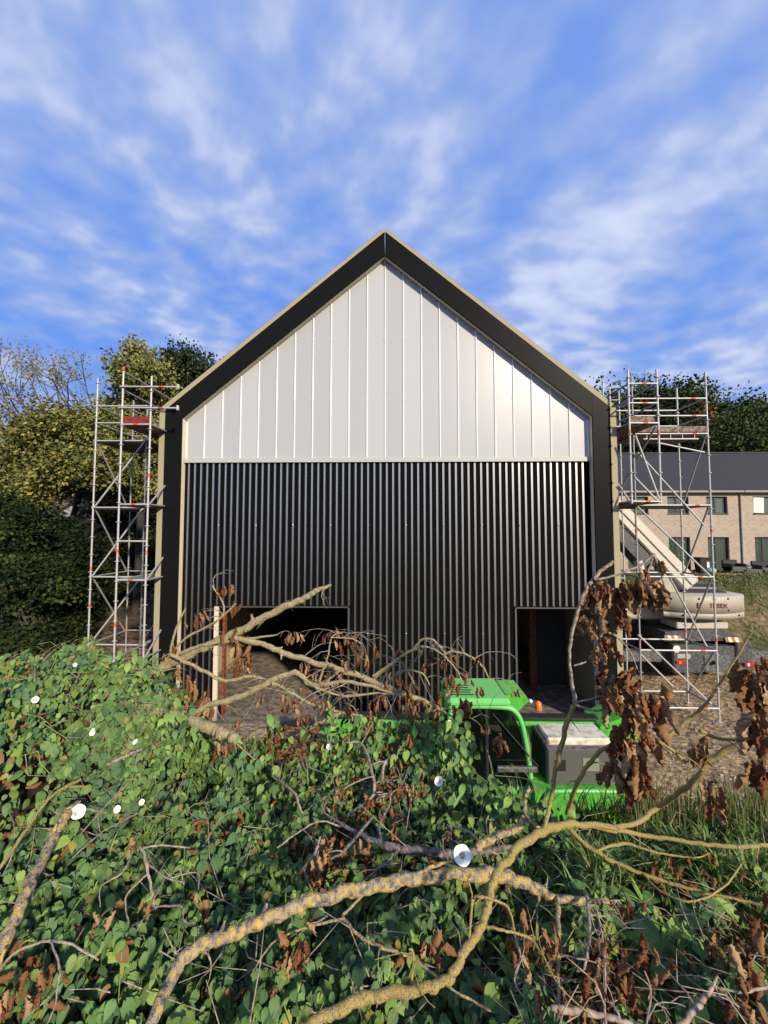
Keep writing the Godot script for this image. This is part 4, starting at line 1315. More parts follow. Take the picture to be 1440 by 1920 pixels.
func make_trees() -> void:
	var r := RandomNumberGenerator.new()
	r.seed = 900
	var green := [Color(0.05, 0.08, 0.02), Color(0.075, 0.105, 0.024), Color(0.035, 0.058, 0.016), Color(0.10, 0.125, 0.028)]
	var dark := [Color(0.014, 0.026, 0.010), Color(0.02, 0.036, 0.012), Color(0.028, 0.045, 0.014), Color(0.035, 0.05, 0.012)]
	var olive := [Color(0.15, 0.17, 0.05), Color(0.2, 0.205, 0.06), Color(0.25, 0.235, 0.075), Color(0.10, 0.12, 0.036)]
	var yellow := [Color(0.21, 0.18, 0.07), Color(0.17, 0.155, 0.06), Color(0.13, 0.125, 0.05), Color(0.27, 0.22, 0.075)]
	# woods behind the houses
	var px := [1098, 1140, 1190, 1232, 1275, 1322, 1368, 1412, 1450, 1500]
	var py := [712, 720, 702, 716, 706, 736, 742, 735, 748, 742]
	var what := ["leftmost of the woodland trees, half hidden by the right roof edge", "dark broad oak behind the roof edge and the narrow scaffold frame", "tall green oak whose top rises behind the narrow scaffold frame", "green oak with ragged top between the scaffold poles", "tall round oak behind the middle of the right scaffold", "green oak rising just right of the outermost scaffold pole", "broad green oak above the house roof, right of the scaffold", "rounded dark oak above the house roof near the picture edge", "oak at the right edge of the picture above the roof", "oak cut off by the right edge of the picture"]
	for k in px.size():
		var d := 43.0 + (k % 3) * 3.0
		var p := at(px[k], py[k], d)
		var base := Vector3(p.x, ground_h(p.x, p.z), p.z)
		var h := p.y - base.y
		leafy_tree("oak_tree", what[k], base, lobes_of(r, h, h * 0.27, 11), 3400, 0.30, 0.55, green if k % 3 else dark, 0.35, 910 + k, 0.16, "woodland trees behind the houses")
	var ob := at(1318, 790, 41.5)
	leafy_tree("young_tree", "small tree turning orange in front of the woodland", Vector3(ob.x, 2.4, ob.z), [[Vector3(0, ob.y - 2.4, 0), Vector3(1.3, 1.5, 1.2)], [Vector3(-0.8, ob.y - 4.0, 0), Vector3(1.4, 1.2, 1.2)]], 420, 0.28, 0.5, [Color(0.3, 0.14, 0.02), Color(0.2, 0.11, 0.02), Color(0.08, 0.08, 0.02)], 0.15, 940, 0.0)
	for q in [[1400, 812, 36.0, 2.6, "pale green bush in front of the woodland, right of the scaffold"], [1352, 822, 35.0, 2.3, "round olive bush just above the house ridge"]]:
		var p := at(q[0], q[1], q[2])
		leafy_tree("bush", q[4], Vector3(p.x, 2.4, p.z), [[Vector3(0, p.y - 2.4, 0), Vector3(q[3], q[3] * 0.9, q[3])], [Vector3(1.5, p.y - 4.0, 0), Vector3(q[3], q[3], q[3])]], 1100, 0.24, 0.5, [Color(0.06, 0.085, 0.025), Color(0.08, 0.1, 0.03), Color(0.04, 0.06, 0.02)], 0.15, 950 + int(q[0]), 0.0)
	# left side
	var b := at(150, 1100, 18.5)
	bare_tree("sparse yellowing tree with bare twigs against the sky at the left", Vector3(b.x, ground_h(b.x, b.z), b.z), 3.6, Vector3(-1.2, 0, 0), 3.3, 0.2, 3, yellow, 961)
	b = at(45, 1100, 19.5)
	bare_tree("half bare tree with thin leaves at the left picture edge", Vector3(b.x, ground_h(b.x, b.z), b.z), 3.4, Vector3(-0.6, 0, 0), 3.1, 0.18, 4, yellow, 967)
	left_tree("maple_tree", "olive green maple with loose top behind the left scaffold", 255, 17.0, [[262, 668, 0.75], [240, 700, 0.8], [285, 705, 0.8], [262, 735, 1.0], [305, 755, 0.9], [215, 770, 0.9], [258, 800, 1.1], [300, 840, 1.0], [225, 850, 1.1], [270, 900, 1.1]], 2600, olive, 971, 0.40)
	left_tree("oak_tree", "dark round oak between the left scaffold and the roof slope", 352, 30.0, [[352, 690, 1.8], [330, 720, 1.9], [385, 740, 2.0], [350, 775, 2.2], [370, 820, 2.4]], 2600, dark, 973, 0.20)
	left_tree("maple_tree", "broad maple with yellowing leaves in the middle of the left trees", 95, 16.0, [[30, 840, 1.0], [75, 815, 0.9], [120, 800, 0.9], [160, 830, 0.9], [190, 800, 0.8], [200, 870, 1.0], [20, 890, 1.0], [70, 880, 1.0], [120, 870, 0.9], [150, 900, 1.0], [60, 930, 1.0], [200, 930, 0.9], [5, 950, 0.9]], 3300, [Color(0.12, 0.14, 0.04), Color(0.19, 0.19, 0.05), Color(0.27, 0.235, 0.065), Color(0.07, 0.09, 0.028)], 975, 0.43)
	left_tree("yew_tree", "dense dark evergreen at the left edge above the bindweed", 20, 13.2, [[10, 965, 0.7], [60, 985, 0.5], [92, 1030, 0.6], [20, 1040, 0.8], [70, 1075, 0.7], [105, 1100, 0.5], [10, 1110, 0.8], [55, 1140, 0.7], [98, 1165, 0.6], [20, 1190, 0.8], [75, 1220, 0.7], [30, 1250, 0.7], [110, 1235, 0.5]], 3600, [Color(0.006, 0.013, 0.005), Color(0.011, 0.022, 0.007), Color(0.02, 0.034, 0.009), Color(0.045, 0.062, 0.014)], 977, 0.36)
	left_tree("yew_tree", "dense dark evergreen beside the foot of the wide left scaffold", 140, 14.6, [[125, 1000, 0.6], [160, 1025, 0.5], [130, 1065, 0.8], [165, 1095, 0.6], [118, 1125, 0.7], [152, 1155, 0.6], [125, 1185, 0.7], [150, 1215, 0.5], [105, 1225, 0.6]], 2400, [Color(0.006, 0.012, 0.005), Color(0.01, 0.019, 0.007), Color(0.018, 0.028, 0.009), Color(0.03, 0.042, 0.012)], 979, 0.36)
	left_tree("hazel_tree", "green hazel thicket seen through the left scaffold", 240, 19.0, [[215, 960, 1.1], [270, 930, 1.2], [300, 970, 1.0], [235, 1010, 1.1], [285, 1030, 1.0], [210, 1060, 1.0], [250, 1085, 1.0], [190, 1110, 0.9], [225, 1125, 0.9]], 2600, [Color(0.02, 0.03, 0.009), Color(0.035, 0.048, 0.013), Color(0.06, 0.075, 0.018), Color(0.014, 0.022, 0.008)], 981, 0.32)

func left_tree(called: String, label: String, px: float, d: float, tufts: Array, count: int, palette: Array, seed_: int, gaps: float) -> void:
	var b := at(px, 1100, d)
	var base := Vector3(b.x, ground_h(b.x, b.z), b.z)
	var r := RandomNumberGenerator.new()
	r.seed = seed_
	var lobes := []
	for q in tufts:
		lobes.append([at(q[0], q[1], d + r.randf_range(-1.7, 1.7)) - base, Vector3(q[2] * r.randf_range(0.9, 1.2), q[2] * r.randf_range(0.75, 1.0), q[2])])
	leafy_tree(called, label, base, lobes, count, 0.13 if d < 25.0 else 0.24, 0.30 if d < 25.0 else 0.5, palette, 0.2, seed_, gaps)

# ================================================================= bank plants
# a leaf: outline half widths along its length, folded at the midrib, hanging from the origin towards -y, face +z
func leaf_mesh(length: float, halves: Array, fold: float, droop: float, notch: float) -> ArrayMesh:
	var st := begin()
	st.set_smooth_group(0)
	var n := halves.size()
	var mid := []
	var lef := []
	var rig := []
	for k in n:
		var f := float(k) / (n - 1)
		var z := -droop * length * f * f
		var w: float = halves[k] * length
		mid.append(Vector3(0, -f * length, z - fold * w))
		var back := notch * length * (1.0 - f) * (1.0 - f)
		lef.append(Vector3(-w, -f * length + back, z))
		rig.append(Vector3(w, -f * length + back, z))
	for k in n - 1:
		quad(st, lef[k], mid[k], mid[k + 1], lef[k + 1])
		quad(st, mid[k], rig[k], rig[k + 1], mid[k + 1])
	return done(st)

func hang(n: Vector3, tip: Vector3) -> Basis:
	var z := n.normalized()
	var y := -(tip - z * tip.dot(z)).normalized()
	return Basis(y.cross(z), y, z)

func make_bindweed() -> void:
	var r := RandomNumberGenerator.new()
	r.seed = 1201
	var heart := [0.07, 0.32, 0.36, 0.30, 0.20, 0.09, 0.005]
	var shapes := [leaf_mesh(1.0, heart, 0.18, 0.12, 0.16), leaf_mesh(1.0, heart, 0.28, 0.28, 0.2), leaf_mesh(1.0, [0.05, 0.26, 0.31, 0.29, 0.21, 0.1, 0.005], 0.22, -0.1, 0.12), leaf_mesh(1.0, [0.08, 0.37, 0.41, 0.34, 0.23, 0.10, 0.005], 0.12, 0.2, 0.2)]
	var t := thing("bindweed", "mass of green bindweed with white flowers covering the bank in front", "climbing plant", Vector3(0, bank_top(0, 1.5), -1.5))
	var off := -t.position
	var greens := [Color(0.089, 0.176, 0.054), Color(0.119, 0.223, 0.061), Color(0.071, 0.140, 0.052), Color(0.176, 0.268, 0.058), Color(0.054, 0.108, 0.043)]
	var places := [[], [], [], []]
	var cols := [[], [], [], []]
	var singles := 0
	var wear := noise_of(FastNoiseLite.TYPE_SIMPLEX_SMOOTH, 0.9, 2, 1203)
	var made := 0
	var tries := 0
	while made < 68000 and tries < 480000:
		tries += 1
		var d := lerpf(0.7, 4.7, pow(r.randf(), 0.85))
		var x := r.randf_range(-1.15, 1.15) * (d * 1.0 + 0.25)
		var p := Vector3(x, 0, -d)
		var keep := 1.0
		keep -= 0.80 * smoothstep(0.75, 1.25, x / d * 1.25 + 0.1 * wear.get_noise_2d(x * 2.0, d * 2.0))
		keep -= 0.72 * smoothstep(0.2, 0.4, wear.get_noise_2d(x * 1.3, d * 1.3))
		if r.randf() > keep:
			continue
		var e := 0.06
		var h := canopy_h(x, -d)
		var gx := (canopy_h(x + e, -d) - canopy_h(x - e, -d)) / (2.0 * e)
		var gz := (canopy_h(x, -d + e) - canopy_h(x, -d - e)) / (2.0 * e)
		var layer := r.randf()
		p.y = h - layer * layer * 0.26 + r.randf_range(-0.01, 0.05)
		var n := (Vector3(-gx, 1.0, -gz).normalized() * 0.7 + Vector3(0.12, 0.05, 0.85) + Vector3(r.randfn(), r.randfn(), r.randfn()) * 0.46).normalized()
		var tip := Vector3(r.randfn() * 0.7, -1.0, 0.35 + r.randfn() * 0.45)
		var s := (0.026 + 0.045 * pow(r.randf(), 1.4)) * (0.8 if r.randf() < 0.3 else 1.0)
		var b := hang(n, tip).scaled_local(Vector3.ONE * s)
		var k := r.randi() % 4
		made += 1
		if singles < 300 and d < 2.1 and layer < 0.35 and absf(x) < d * 0.95 and s > 0.042:
			put("leaf", shapes[k], M.bind[r.randi() % 4 if r.randf() < 0.94 else 4], t, p + off, b)
			singles += 1
			continue
		places[k].append(Transform3D(b, p + off))
		var hue := wear.get_noise_2d(x * 2.2 + 50.0, d * 2.2) + r.randf_range(-0.15, 0.15)
		var c: Color = greens[r.randi() % 5]
		c = c.lerp(Color(0.13, 0.20, 0.05), clampf(hue * 1.3, 0.0, 0.6)).lerp(Color(0.05, 0.105, 0.05), clampf(-hue * 1.3, 0.0, 0.7))
		if r.randf() < 0.015: c = Color(0.24, 0.21, 0.05)
		elif r.randf() < 0.015: c = Color(0.22, 0.13, 0.06)
		cols[k].append(c * r.randf_range(0.8, 1.2))
	# shoots that climb over the fallen branches
	for q in [[855, 1410, 3.0, 130, 34, 60], [700, 1385, 3.2, 190, 70, 34], [520, 1395, 3.3, 90, 40, 46], [470, 1440, 3.0, 60, 30, 40], [640, 1395, 3.1, 150, 60, 34], [60, 1262, 3.6, 90, 90, 26], [200, 1255, 3.5, 110, 70, 30], [785, 1390, 3.1, 150, 50, 36], [330, 1370, 3.0, 70, 40, 40], [920, 1490, 2.6, 90, 50, 26], [1000, 1525, 2.5, 60, 60, 20]]:
		for k in q[3]:
			var p := at(q[0] + r.randfn() * q[4] * 0.6, q[1] + r.randfn() * q[5] * 0.6, q[2] + r.randfn() * 0.12)
			var n := Vector3(r.randfn() * 0.5, 0.4 + r.randfn() * 0.3, 1.0)
			var b := hang(n, Vector3(r.randfn() * 0.5, -1.0, 0.2)).scaled_local(Vector3.ONE * r.randf_range(0.04, 0.078))
			var j := r.randi() % 4
			places[j].append(Transform3D(b, p + off))
			cols[j].append(greens[r.randi() % 4] * r.randf_range(0.95, 1.3))
	for k in 4:
		copies("leaves", shapes[k], M.bind_leaf, t, places[k], cols[k])
	# thin green stems between the leaves
	var st := begin()
	for k in 110:
		var d := r.randf_range(1.0, 3.6)
		var x := r.randf_range(-0.95, 0.95) * d
		var a := r.randf() * TAU
		var pts := []
		var rad := []
		for m in 5:
			var xx := x + cos(a) * m * 0.09 + r.randfn() * 0.02
			var zz := -d + sin(a) * m * 0.07
			pts.append(Vector3(xx, canopy_h(xx, zz) + 0.01 + 0.02 * r.randfn(), zz) + off)
			rad.append(0.0026)
		tube(st, pts, rad, 4, false)
	put("stems", done(st), M.bind[3], t).set_meta("kind", "stuff")
	# flowers: white trumpets
	var fl := begin()
	fl.set_smooth_group(0)
	var rings := [[0.0, 0.003], [-0.0, 0.005], [0.02, 0.008], [0.038, 0.016], [0.048, 0.03], [0.05, 0.038]]
	for k in rings.size() - 1:
		for s in 25:
			var a0 := TAU * s / 25.0
			var a1 := TAU * (s + 1) / 25.0
			var w0: float = 1.0 + (0.03 * cos(a0 * 5.0) if k > 2 else 0.0)
			var w1: float = 1.0 + (0.03 * cos(a1 * 5.0) if k > 2 else 0.0)
			var A: float = rings[k][1]
			var B: float = rings[k + 1][1]
			quad(fl, Vector3(cos(a0) * A * w0, sin(a0) * A * w0, rings[k][0]), Vector3(cos(a1) * A * w1, sin(a1) * A * w1, rings[k][0]), Vector3(cos(a1) * B * w1, sin(a1) * B * w1, rings[k + 1][0]), Vector3(cos(a0) * B * w0, sin(a0) * B * w0, rings[k + 1][0]))
	var flower := done(fl)
	for q in [[867, 1606, 1.0, 0.0, 0.15], [140, 1527, 0.85, 0.9, 0.7], [63, 1313, 0.55, 0.8, 0.3], [262, 1505, 0.45, 1.1, 0.3], [172, 1377, 0.4, 0.2, 0.6], [257, 1393, 0.45, -0.8, 0.4], [138, 1247, 0.4, 1.2, 0.2], [827, 1468, 0.8, -0.7, 0.5], [838, 1359, 0.7, 1.2, 0.4], [215, 1518, 0.5, 1.2, 0.2], [180, 1372, 0.5, -1.0, 0.1], [330, 1402, 0.5, 1.1, 0.6], [620, 1402, 0.6, -0.6, 0.5]]:
		var p := on_canopy(q[0], q[1], 0.07 if q[0] != 867 else 0.24)
		var look := (EYE - p).normalized()
		var nb := Basis.looking_at(-(look + Vector3(q[3], q[4], 0.0) * 0.8).normalized(), Vector3.UP)
		var f := put("flower", flower, M.petal, t, p + off, nb.scaled_local(Vector3.ONE * q[2]))
		put("throat", ball(0.006), M.pollen, f, Vector3(0, 0, 0.024))

func make_grass() -> void:
	var r := RandomNumberGenerator.new()
	r.seed = 1301
	var st := begin()
	st.set_smooth_group(0)
	var seg := 6
	for k in seg:
		var f0 := float(k) / seg
		var f1 := float(k + 1) / seg
		var P := func(f, s): return Vector3(s * 0.022 * (1.0 - f * f) + 0.0, f - 0.28 * f * f * f, 0.42 * f * f)
		quad(st, P.call(f0, -1.0), P.call(f0, 1.0), P.call(f1, 1.0), P.call(f1, -1.0))
	var blade := done(st)
	var places := []
	var cols := []
	var wear := noise_of(FastNoiseLite.TYPE_SIMPLEX_SMOOTH, 1.2, 2, 1303)
	var zones := [[1200, 1580, 1500, 1500, 1640], [1350, 1700, 1500, 1530, 1760], [420, 1430, 260, 1390, 1500]]
	var made := 0
	while made < 5200:
		var px: float
		var py: float
		if made < 3600:
			px = r.randf_range(1080, 1520)
			py = r.randf_range(1500, 1660) + (1500 - minf(px, 1500)) * 0.05
		elif made < 4500:
			px = r.randf_range(960, 1500)
			py = r.randf_range(1480, 1900)
		elif made < 4900:
			px = r.randf_range(340, 520)
			py = r.randf_range(1400, 1500)
		else:
			px = r.randf_range(100, 1000)
			py = r.randf_range(1330, 1860)
		made += 1
		if wear.get_noise_2d(px * 0.01, py * 0.02) < -0.25:
			continue
		var p := on_canopy(px, py, -0.06)
		var h := r.randf_range(0.12, 0.30)
		var b := Basis(Vector3.UP, r.randf() * TAU) * Basis(Vector3.RIGHT, r.randf_range(-0.2, 0.5))
		places.append(Transform3D(b.scaled_local(Vector3(0.27 * r.randf_range(0.7, 1.5), h, h)), p - Vector3(0, 0.04, 0)))
		var c: Color = [Color(0.11, 0.20, 0.04), Color(0.14, 0.235, 0.045), Color(0.08, 0.15, 0.032), Color(0.24, 0.23, 0.09)][r.randi() % 4 if r.randf() < 0.5 else r.randi() % 3]
		cols.append(c * r.randf_range(0.8, 1.2))
	var o := copies("grass", blade, M.bind_leaf, self, places, cols)
	tag(o, "long green grass on the right of the bank", "grass")
	# rough tufts on the far rise
	places = []
	cols = []
	for k in 9000:
		var d := r.randf_range(16.5, 27.0)
		var x := r.randf_range(7.0, 29.0)
		if wear.get_noise_2d(x * 0.35, d * 0.35) + smoothstep(19.0, 22.0, d) * 0.35 < 0.02:
			continue
		var h := r.randf_range(0.1, 0.28)
		places.append(Transform3D(Basis(Vector3.UP, r.randf() * TAU).scaled_local(Vector3(1.1, h, h * 1.2)), Vector3(x, ground_h(x, -d) - 0.02, -d)))
		cols.append([Color(0.13, 0.15, 0.045), Color(0.17, 0.17, 0.055), Color(0.10, 0.125, 0.038)][r.randi() % 3])
	o = copies("rough_grass", blade, M.bind_leaf, self, places, cols)
	tag(o, "rough grass on the slope before the houses", "grass")
	# weeds along the edge of the bank, thin stalks
	places = []
	cols = []
	for k in 260:
		var p := at(r.randf_range(1170, 1440), r.randf_range(1470, 1520), r.randf_range(2.5, 3.0))
		places.append(Transform3D(Basis(Vector3.UP, r.randf() * TAU).scaled_local(Vector3(0.12, r.randf_range(0.2, 0.42), 0.12)), p - Vector3(0, 0.15, 0)))
		cols.append([Color(0.12, 0.13, 0.05), Color(0.08, 0.12, 0.03), Color(0.22, 0.17, 0.09)][r.randi() % 3])
	o = copies("weeds", blade, M.bind_leaf, self, places, cols)
	tag(o, "thin weed stalks along the edge of the bank at the right", "weeds")
	# broken stones in the mud
	var sm := lumpy(0.5, 1310)
	places = []
	cols = []
	for k in 1500:
		var d := r.randf_range(6.6, 15.0)
		var x := r.randf_range(3.6, 13.0)
		if wear.get_noise_2d(x * 0.5 + 30.0, d * 0.5) < 0.0 and r.randf() < 0.92:
			continue
		var s := 0.02 + 0.07 * pow(r.randf(), 4.0)
		places.append(Transform3D(Basis.from_euler(Vector3(r.randf(), r.randf() * TAU, r.randf())).scaled_local(Vector3(s, s * 0.7, s * 1.3)), Vector3(x, ground_h(x, -d) + s * 0.12, -d)))
		var c := r.randf_range(0.2, 0.42)
		cols.append(Color(c, c * 0.86, c * 0.68))
	o = copies("gravel", sm, M.stone, self, places, cols)
	tag(o, "broken pale stones strewn over the mud at the right", "gravel")

func make_docks() -> void:
	var r := RandomNumberGenerator.new()
	r.seed = 1401
	var shape := leaf_mesh(1.0, [0.03, 0.13, 0.18, 0.19, 0.17, 0.13, 0.07, 0.005], 0.25, 0.35, 0.05)
	var spots := [[1078, 1770], [1205, 1705], [1310, 1760], [1185, 1860], [1405, 1870], [1245, 1795], [1335, 1690], [985, 1850]]
	var say := ["dock plant beside the upright lichen stub", "dock plant just below the crossing yellow branches", "dock plant among brown leaves at the lower right", "dock plant with one tall pale leaf near the lower edge", "dock plant in the lower right corner", "dock plant with broad leaves above the brown litter", "dock plant at the foot of the long grass", "dock plant between the two thick branches at the bottom"]
	for k in spots.size():
		var p := on_canopy(spots[k][0], spots[k][1], -0.02)
		var t := thing("dock_plant", say[k], "plant", p, 0.0, "dock plants on the bank")
		for m in 8:
			var a := TAU * m / 8.0 + r.randf_range(-0.3, 0.3)
			var out := Vector3(cos(a), 0, sin(a))
			var b := hang(Vector3(0, 0.8, 0.45) + out * 0.3 + Vector3(r.randfn(), 0, r.randfn()) * 0.2, out + Vector3(0, r.randf_range(-0.2, 0.9), 0))
			put("leaf", shape, M.bind[r.randi() % 4], t, out * 0.02 + Vector3(0, 0.03, 0), b.scaled_local(Vector3.ONE * r.randf_range(0.10, 0.19)))

# ================================================================= dead branches
var dead_shapes := []
func dead_leaf_mesh(seed_: int) -> ArrayMesh:
	# a withered leaf: curled across, twisted along, crumpled
	var r := RandomNumberGenerator.new()
	r.seed = seed_
	var n := noise_of(FastNoiseLite.TYPE_SIMPLEX_SMOOTH, 2.6, 3, seed_)
	var roll := r.randf_range(1.6, 3.2)
	var twist := r.randf_range(-1.4, 1.4)
	var bend := r.randf_range(-0.5, 0.7)
	var grid := []
	var U := 8
	var V := 15
	for j in V:
		var f := float(j) / (V - 1)
		var w := 0.22 * pow(sin(PI * clampf(0.06 + 0.92 * f, 0, 1)), 0.7) * (1.0 + 0.25 * n.get_noise_2d(f * 1.5, 7.0))
		var row := []
		for i in U:
			var s := (float(i) / (U - 1) - 0.5) * 2.0
			var a := s * roll * (0.6 + 0.5 * f)
			var v := Vector3(sin(a) * w * 0.75, 0, (1.0 - cos(a)) * w * 0.75)
			var tw := twist * f
			v = Vector3(v.x * cos(tw) - v.z * sin(tw), -f, v.x * sin(tw) + v.z * cos(tw))
			v.z += bend * f * f * 0.5
			v += Vector3(n.get_noise_3d(v.x * 5.0, f * 2.6, 1.0), n.get_noise_3d(v.x * 5.0, f * 2.6, 5.0) * 0.5, n.get_noise_3d(v.x * 6.0, f * 3.0, 9.0) * 1.3) * 0.12 * (0.5 + absf(s) * 0.6)
			row.append(v)
		grid.append(row)
	var st := begin()
	st.set_smooth_group(0)
	for j in V - 1:
		for i in U - 1:
			quad(st, grid[j][i], grid[j][i + 1], grid[j + 1][i + 1], grid[j + 1][i])
	return done(st)

func spot(q: Array) -> Vector3:
	# [px, py, depth, ...]: a negative depth lays the point on the plants, lifted by that much
	if q[2] > 0.0:
		return at(q[0], q[1], q[2])
	return on_canopy(q[0], q[1], -q[2], true)

func stem_path(pts: Array, wobble: float, steps := 12) -> Array:
	var c := []
	for q in pts:
		var p := spot(q)
		var rad: float = q[3] * 0.5 * -p.z / LENS * (-p.z / (p - EYE).length())
		c.append(Vector4(p.x, p.y, p.z, rad))
	var out := curve(c, steps)
	var from := rng.randf() * 100.0
	for k in range(1, out.size() - 1):
		var v: Vector4 = out[k]
		var w := v.w * wobble
		var g := from + k * 0.37
		out[k] = v + Vector4(fine.get_noise_2d(g, 1.0) * w, fine.get_noise_2d(g, 11.0) * w, fine.get_noise_2d(g, 21.0) * w, v.w * (0.16 * fine.get_noise_2d(g * 1.6, 31.0) + 0.14 * fine.get_noise_2d(g * 6.0, 61.0)))
	return out

func stem_mesh(path: Array, off: Vector3, sides: int) -> ArrayMesh:
	var a := []
	var b := []
	for v in path:
		a.append(Vector3(v.x, v.y, v.z) + off)
		b.append(maxf(v.w, 0.0012))
	var st := begin()
	tube(st, a, b, sides)
	return done(st)

func dead_branch(label: String, stems: Array, leaves: Array, sprouts := 0, sprout_len := 0.2, sprout_leaf := 0.3, m: Material = null, twig_m: Material = null, lift := 0.5) -> Node3D:
	var first := spot(stems[0][0])
	var t := thing("dead_branch", label, "branch", first)
	var off := -first
	if m == null: m = M.lichen
	if twig_m == null: twig_m = M.twig
	for k in stems.size():
		var path := stem_path(stems[k], 0.55)
		var thick: bool = path[0].w > 0.0045
		put("stem" if k == 0 else ("side_branch" if thick else "twig"), stem_mesh(path, off, 10 if thick else 5), m if thick else twig_m, t)
		if path[0].w > 0.014:
			# broken side stubs and knots
			for s in 7:
				var j := rng.randi_range(2, path.size() - 4)
				var q: Vector4 = path[j]
				var along := (Vector3(path[j + 1].x, path[j + 1].y, path[j + 1].z) - Vector3(q.x, q.y, q.z)).normalized()
				var side := along.cross(Vector3(rng.randfn(), rng.randfn(), rng.randfn())).normalized()
				var lean := (side + along * rng.randf_range(0.1, 0.8)).normalized()
				var c := Vector3(q.x, q.y, q.z) + off + side * q.w * 0.55
				var l := q.w * rng.randf_range(0.7, 2.4)
				var st := begin()
				tube(st, [c, c + lean * l * 0.5, c + lean * l], [q.w * 0.62, q.w * 0.36, q.w * rng.randf_range(0.14, 0.3)], 7)
				put("stub", done(st), m, t)
		if sprouts > 0:
			for s in int(ceil(sprouts * (1.0 if k < 2 else 0.5))):
				var q: Vector4 = path[rng.randi_range(int(path.size() * 0.15), path.size() - 1)]
				sprout(t, Vector3(q.x, q.y, q.z) + off, sprout_len * rng.randf_range(0.5, 1.3), minf(q.w * 0.5, 0.005), twig_m, sprout_leaf, lift)
	for q in leaves:
		hang_leaves(t, spot(q) + off, int(q[3]), q[4] * absf(spot(q).z) / LENS, q[5])
	return t

func sprout(t: Node3D, p: Vector3, length: float, rad: float, m: Material, leafy: float, lift: float) -> void:
	var d := Vector3(rng.randfn(), lift + rng.randfn() * 0.6, rng.randfn() * 0.7).normalized()
	var pts := [p]
	var radii := [maxf(rad, 0.002)]
	var n := 6
	var turn := Vector3(rng.randfn() * 0.25, -0.22, rng.randfn() * 0.2)
	for k in n:
		d = (d + turn + Vector3(rng.randfn(), rng.randfn(), rng.randfn()) * 0.14).normalized()
		pts.append(pts[-1] + d * length / n)
		radii.append(lerpf(maxf(rad, 0.002), 0.0011, (k + 1.0) / n))
	var st := begin()
	tube(st, pts, radii, 5)
	if length > 0.16:
		for k in 2:
			var q: Vector3 = pts[2 + k * 2]
			var e := (d + Vector3(rng.randfn(), rng.randfn() + 0.2, rng.randfn()) * 0.9).normalized()
			tube(st, [q, q + e * length * 0.22, q + (e + Vector3(0, -0.35, 0)).normalized() * length * 0.42], [0.0017, 0.0014, 0.0009], 4)
	put("twig", done(st), m, t)
	if rng.randf() < leafy:
		hang_leaves(t, pts[-1], rng.randi_range(2, 5), 0.018, rng.randf_range(0.05, 0.08))

func hang_leaves(t: Node3D, p: Vector3, count: int, spread: float, size: float) -> void:
	for k in count:
		var q := p + Vector3(rng.randfn() * spread, rng.randfn() * spread, rng.randfn() * spread * 0.6)
		var tip := Vector3(rng.randfn() * 0.35, -1.0, rng.randfn() * 0.35)
		var a := rng.randf() * TAU
		var b := hang(Vector3(cos(a), 0.1, sin(a)), tip)
		put("dead_leaf", dead_shapes[rng.randi() % dead_shapes.size()], M.dead[rng.randi() % 4], t, q, b.scaled_local(Vector3(0.95, 1.0, 0.95) * size * rng.randf_range(0.75, 1.3)))

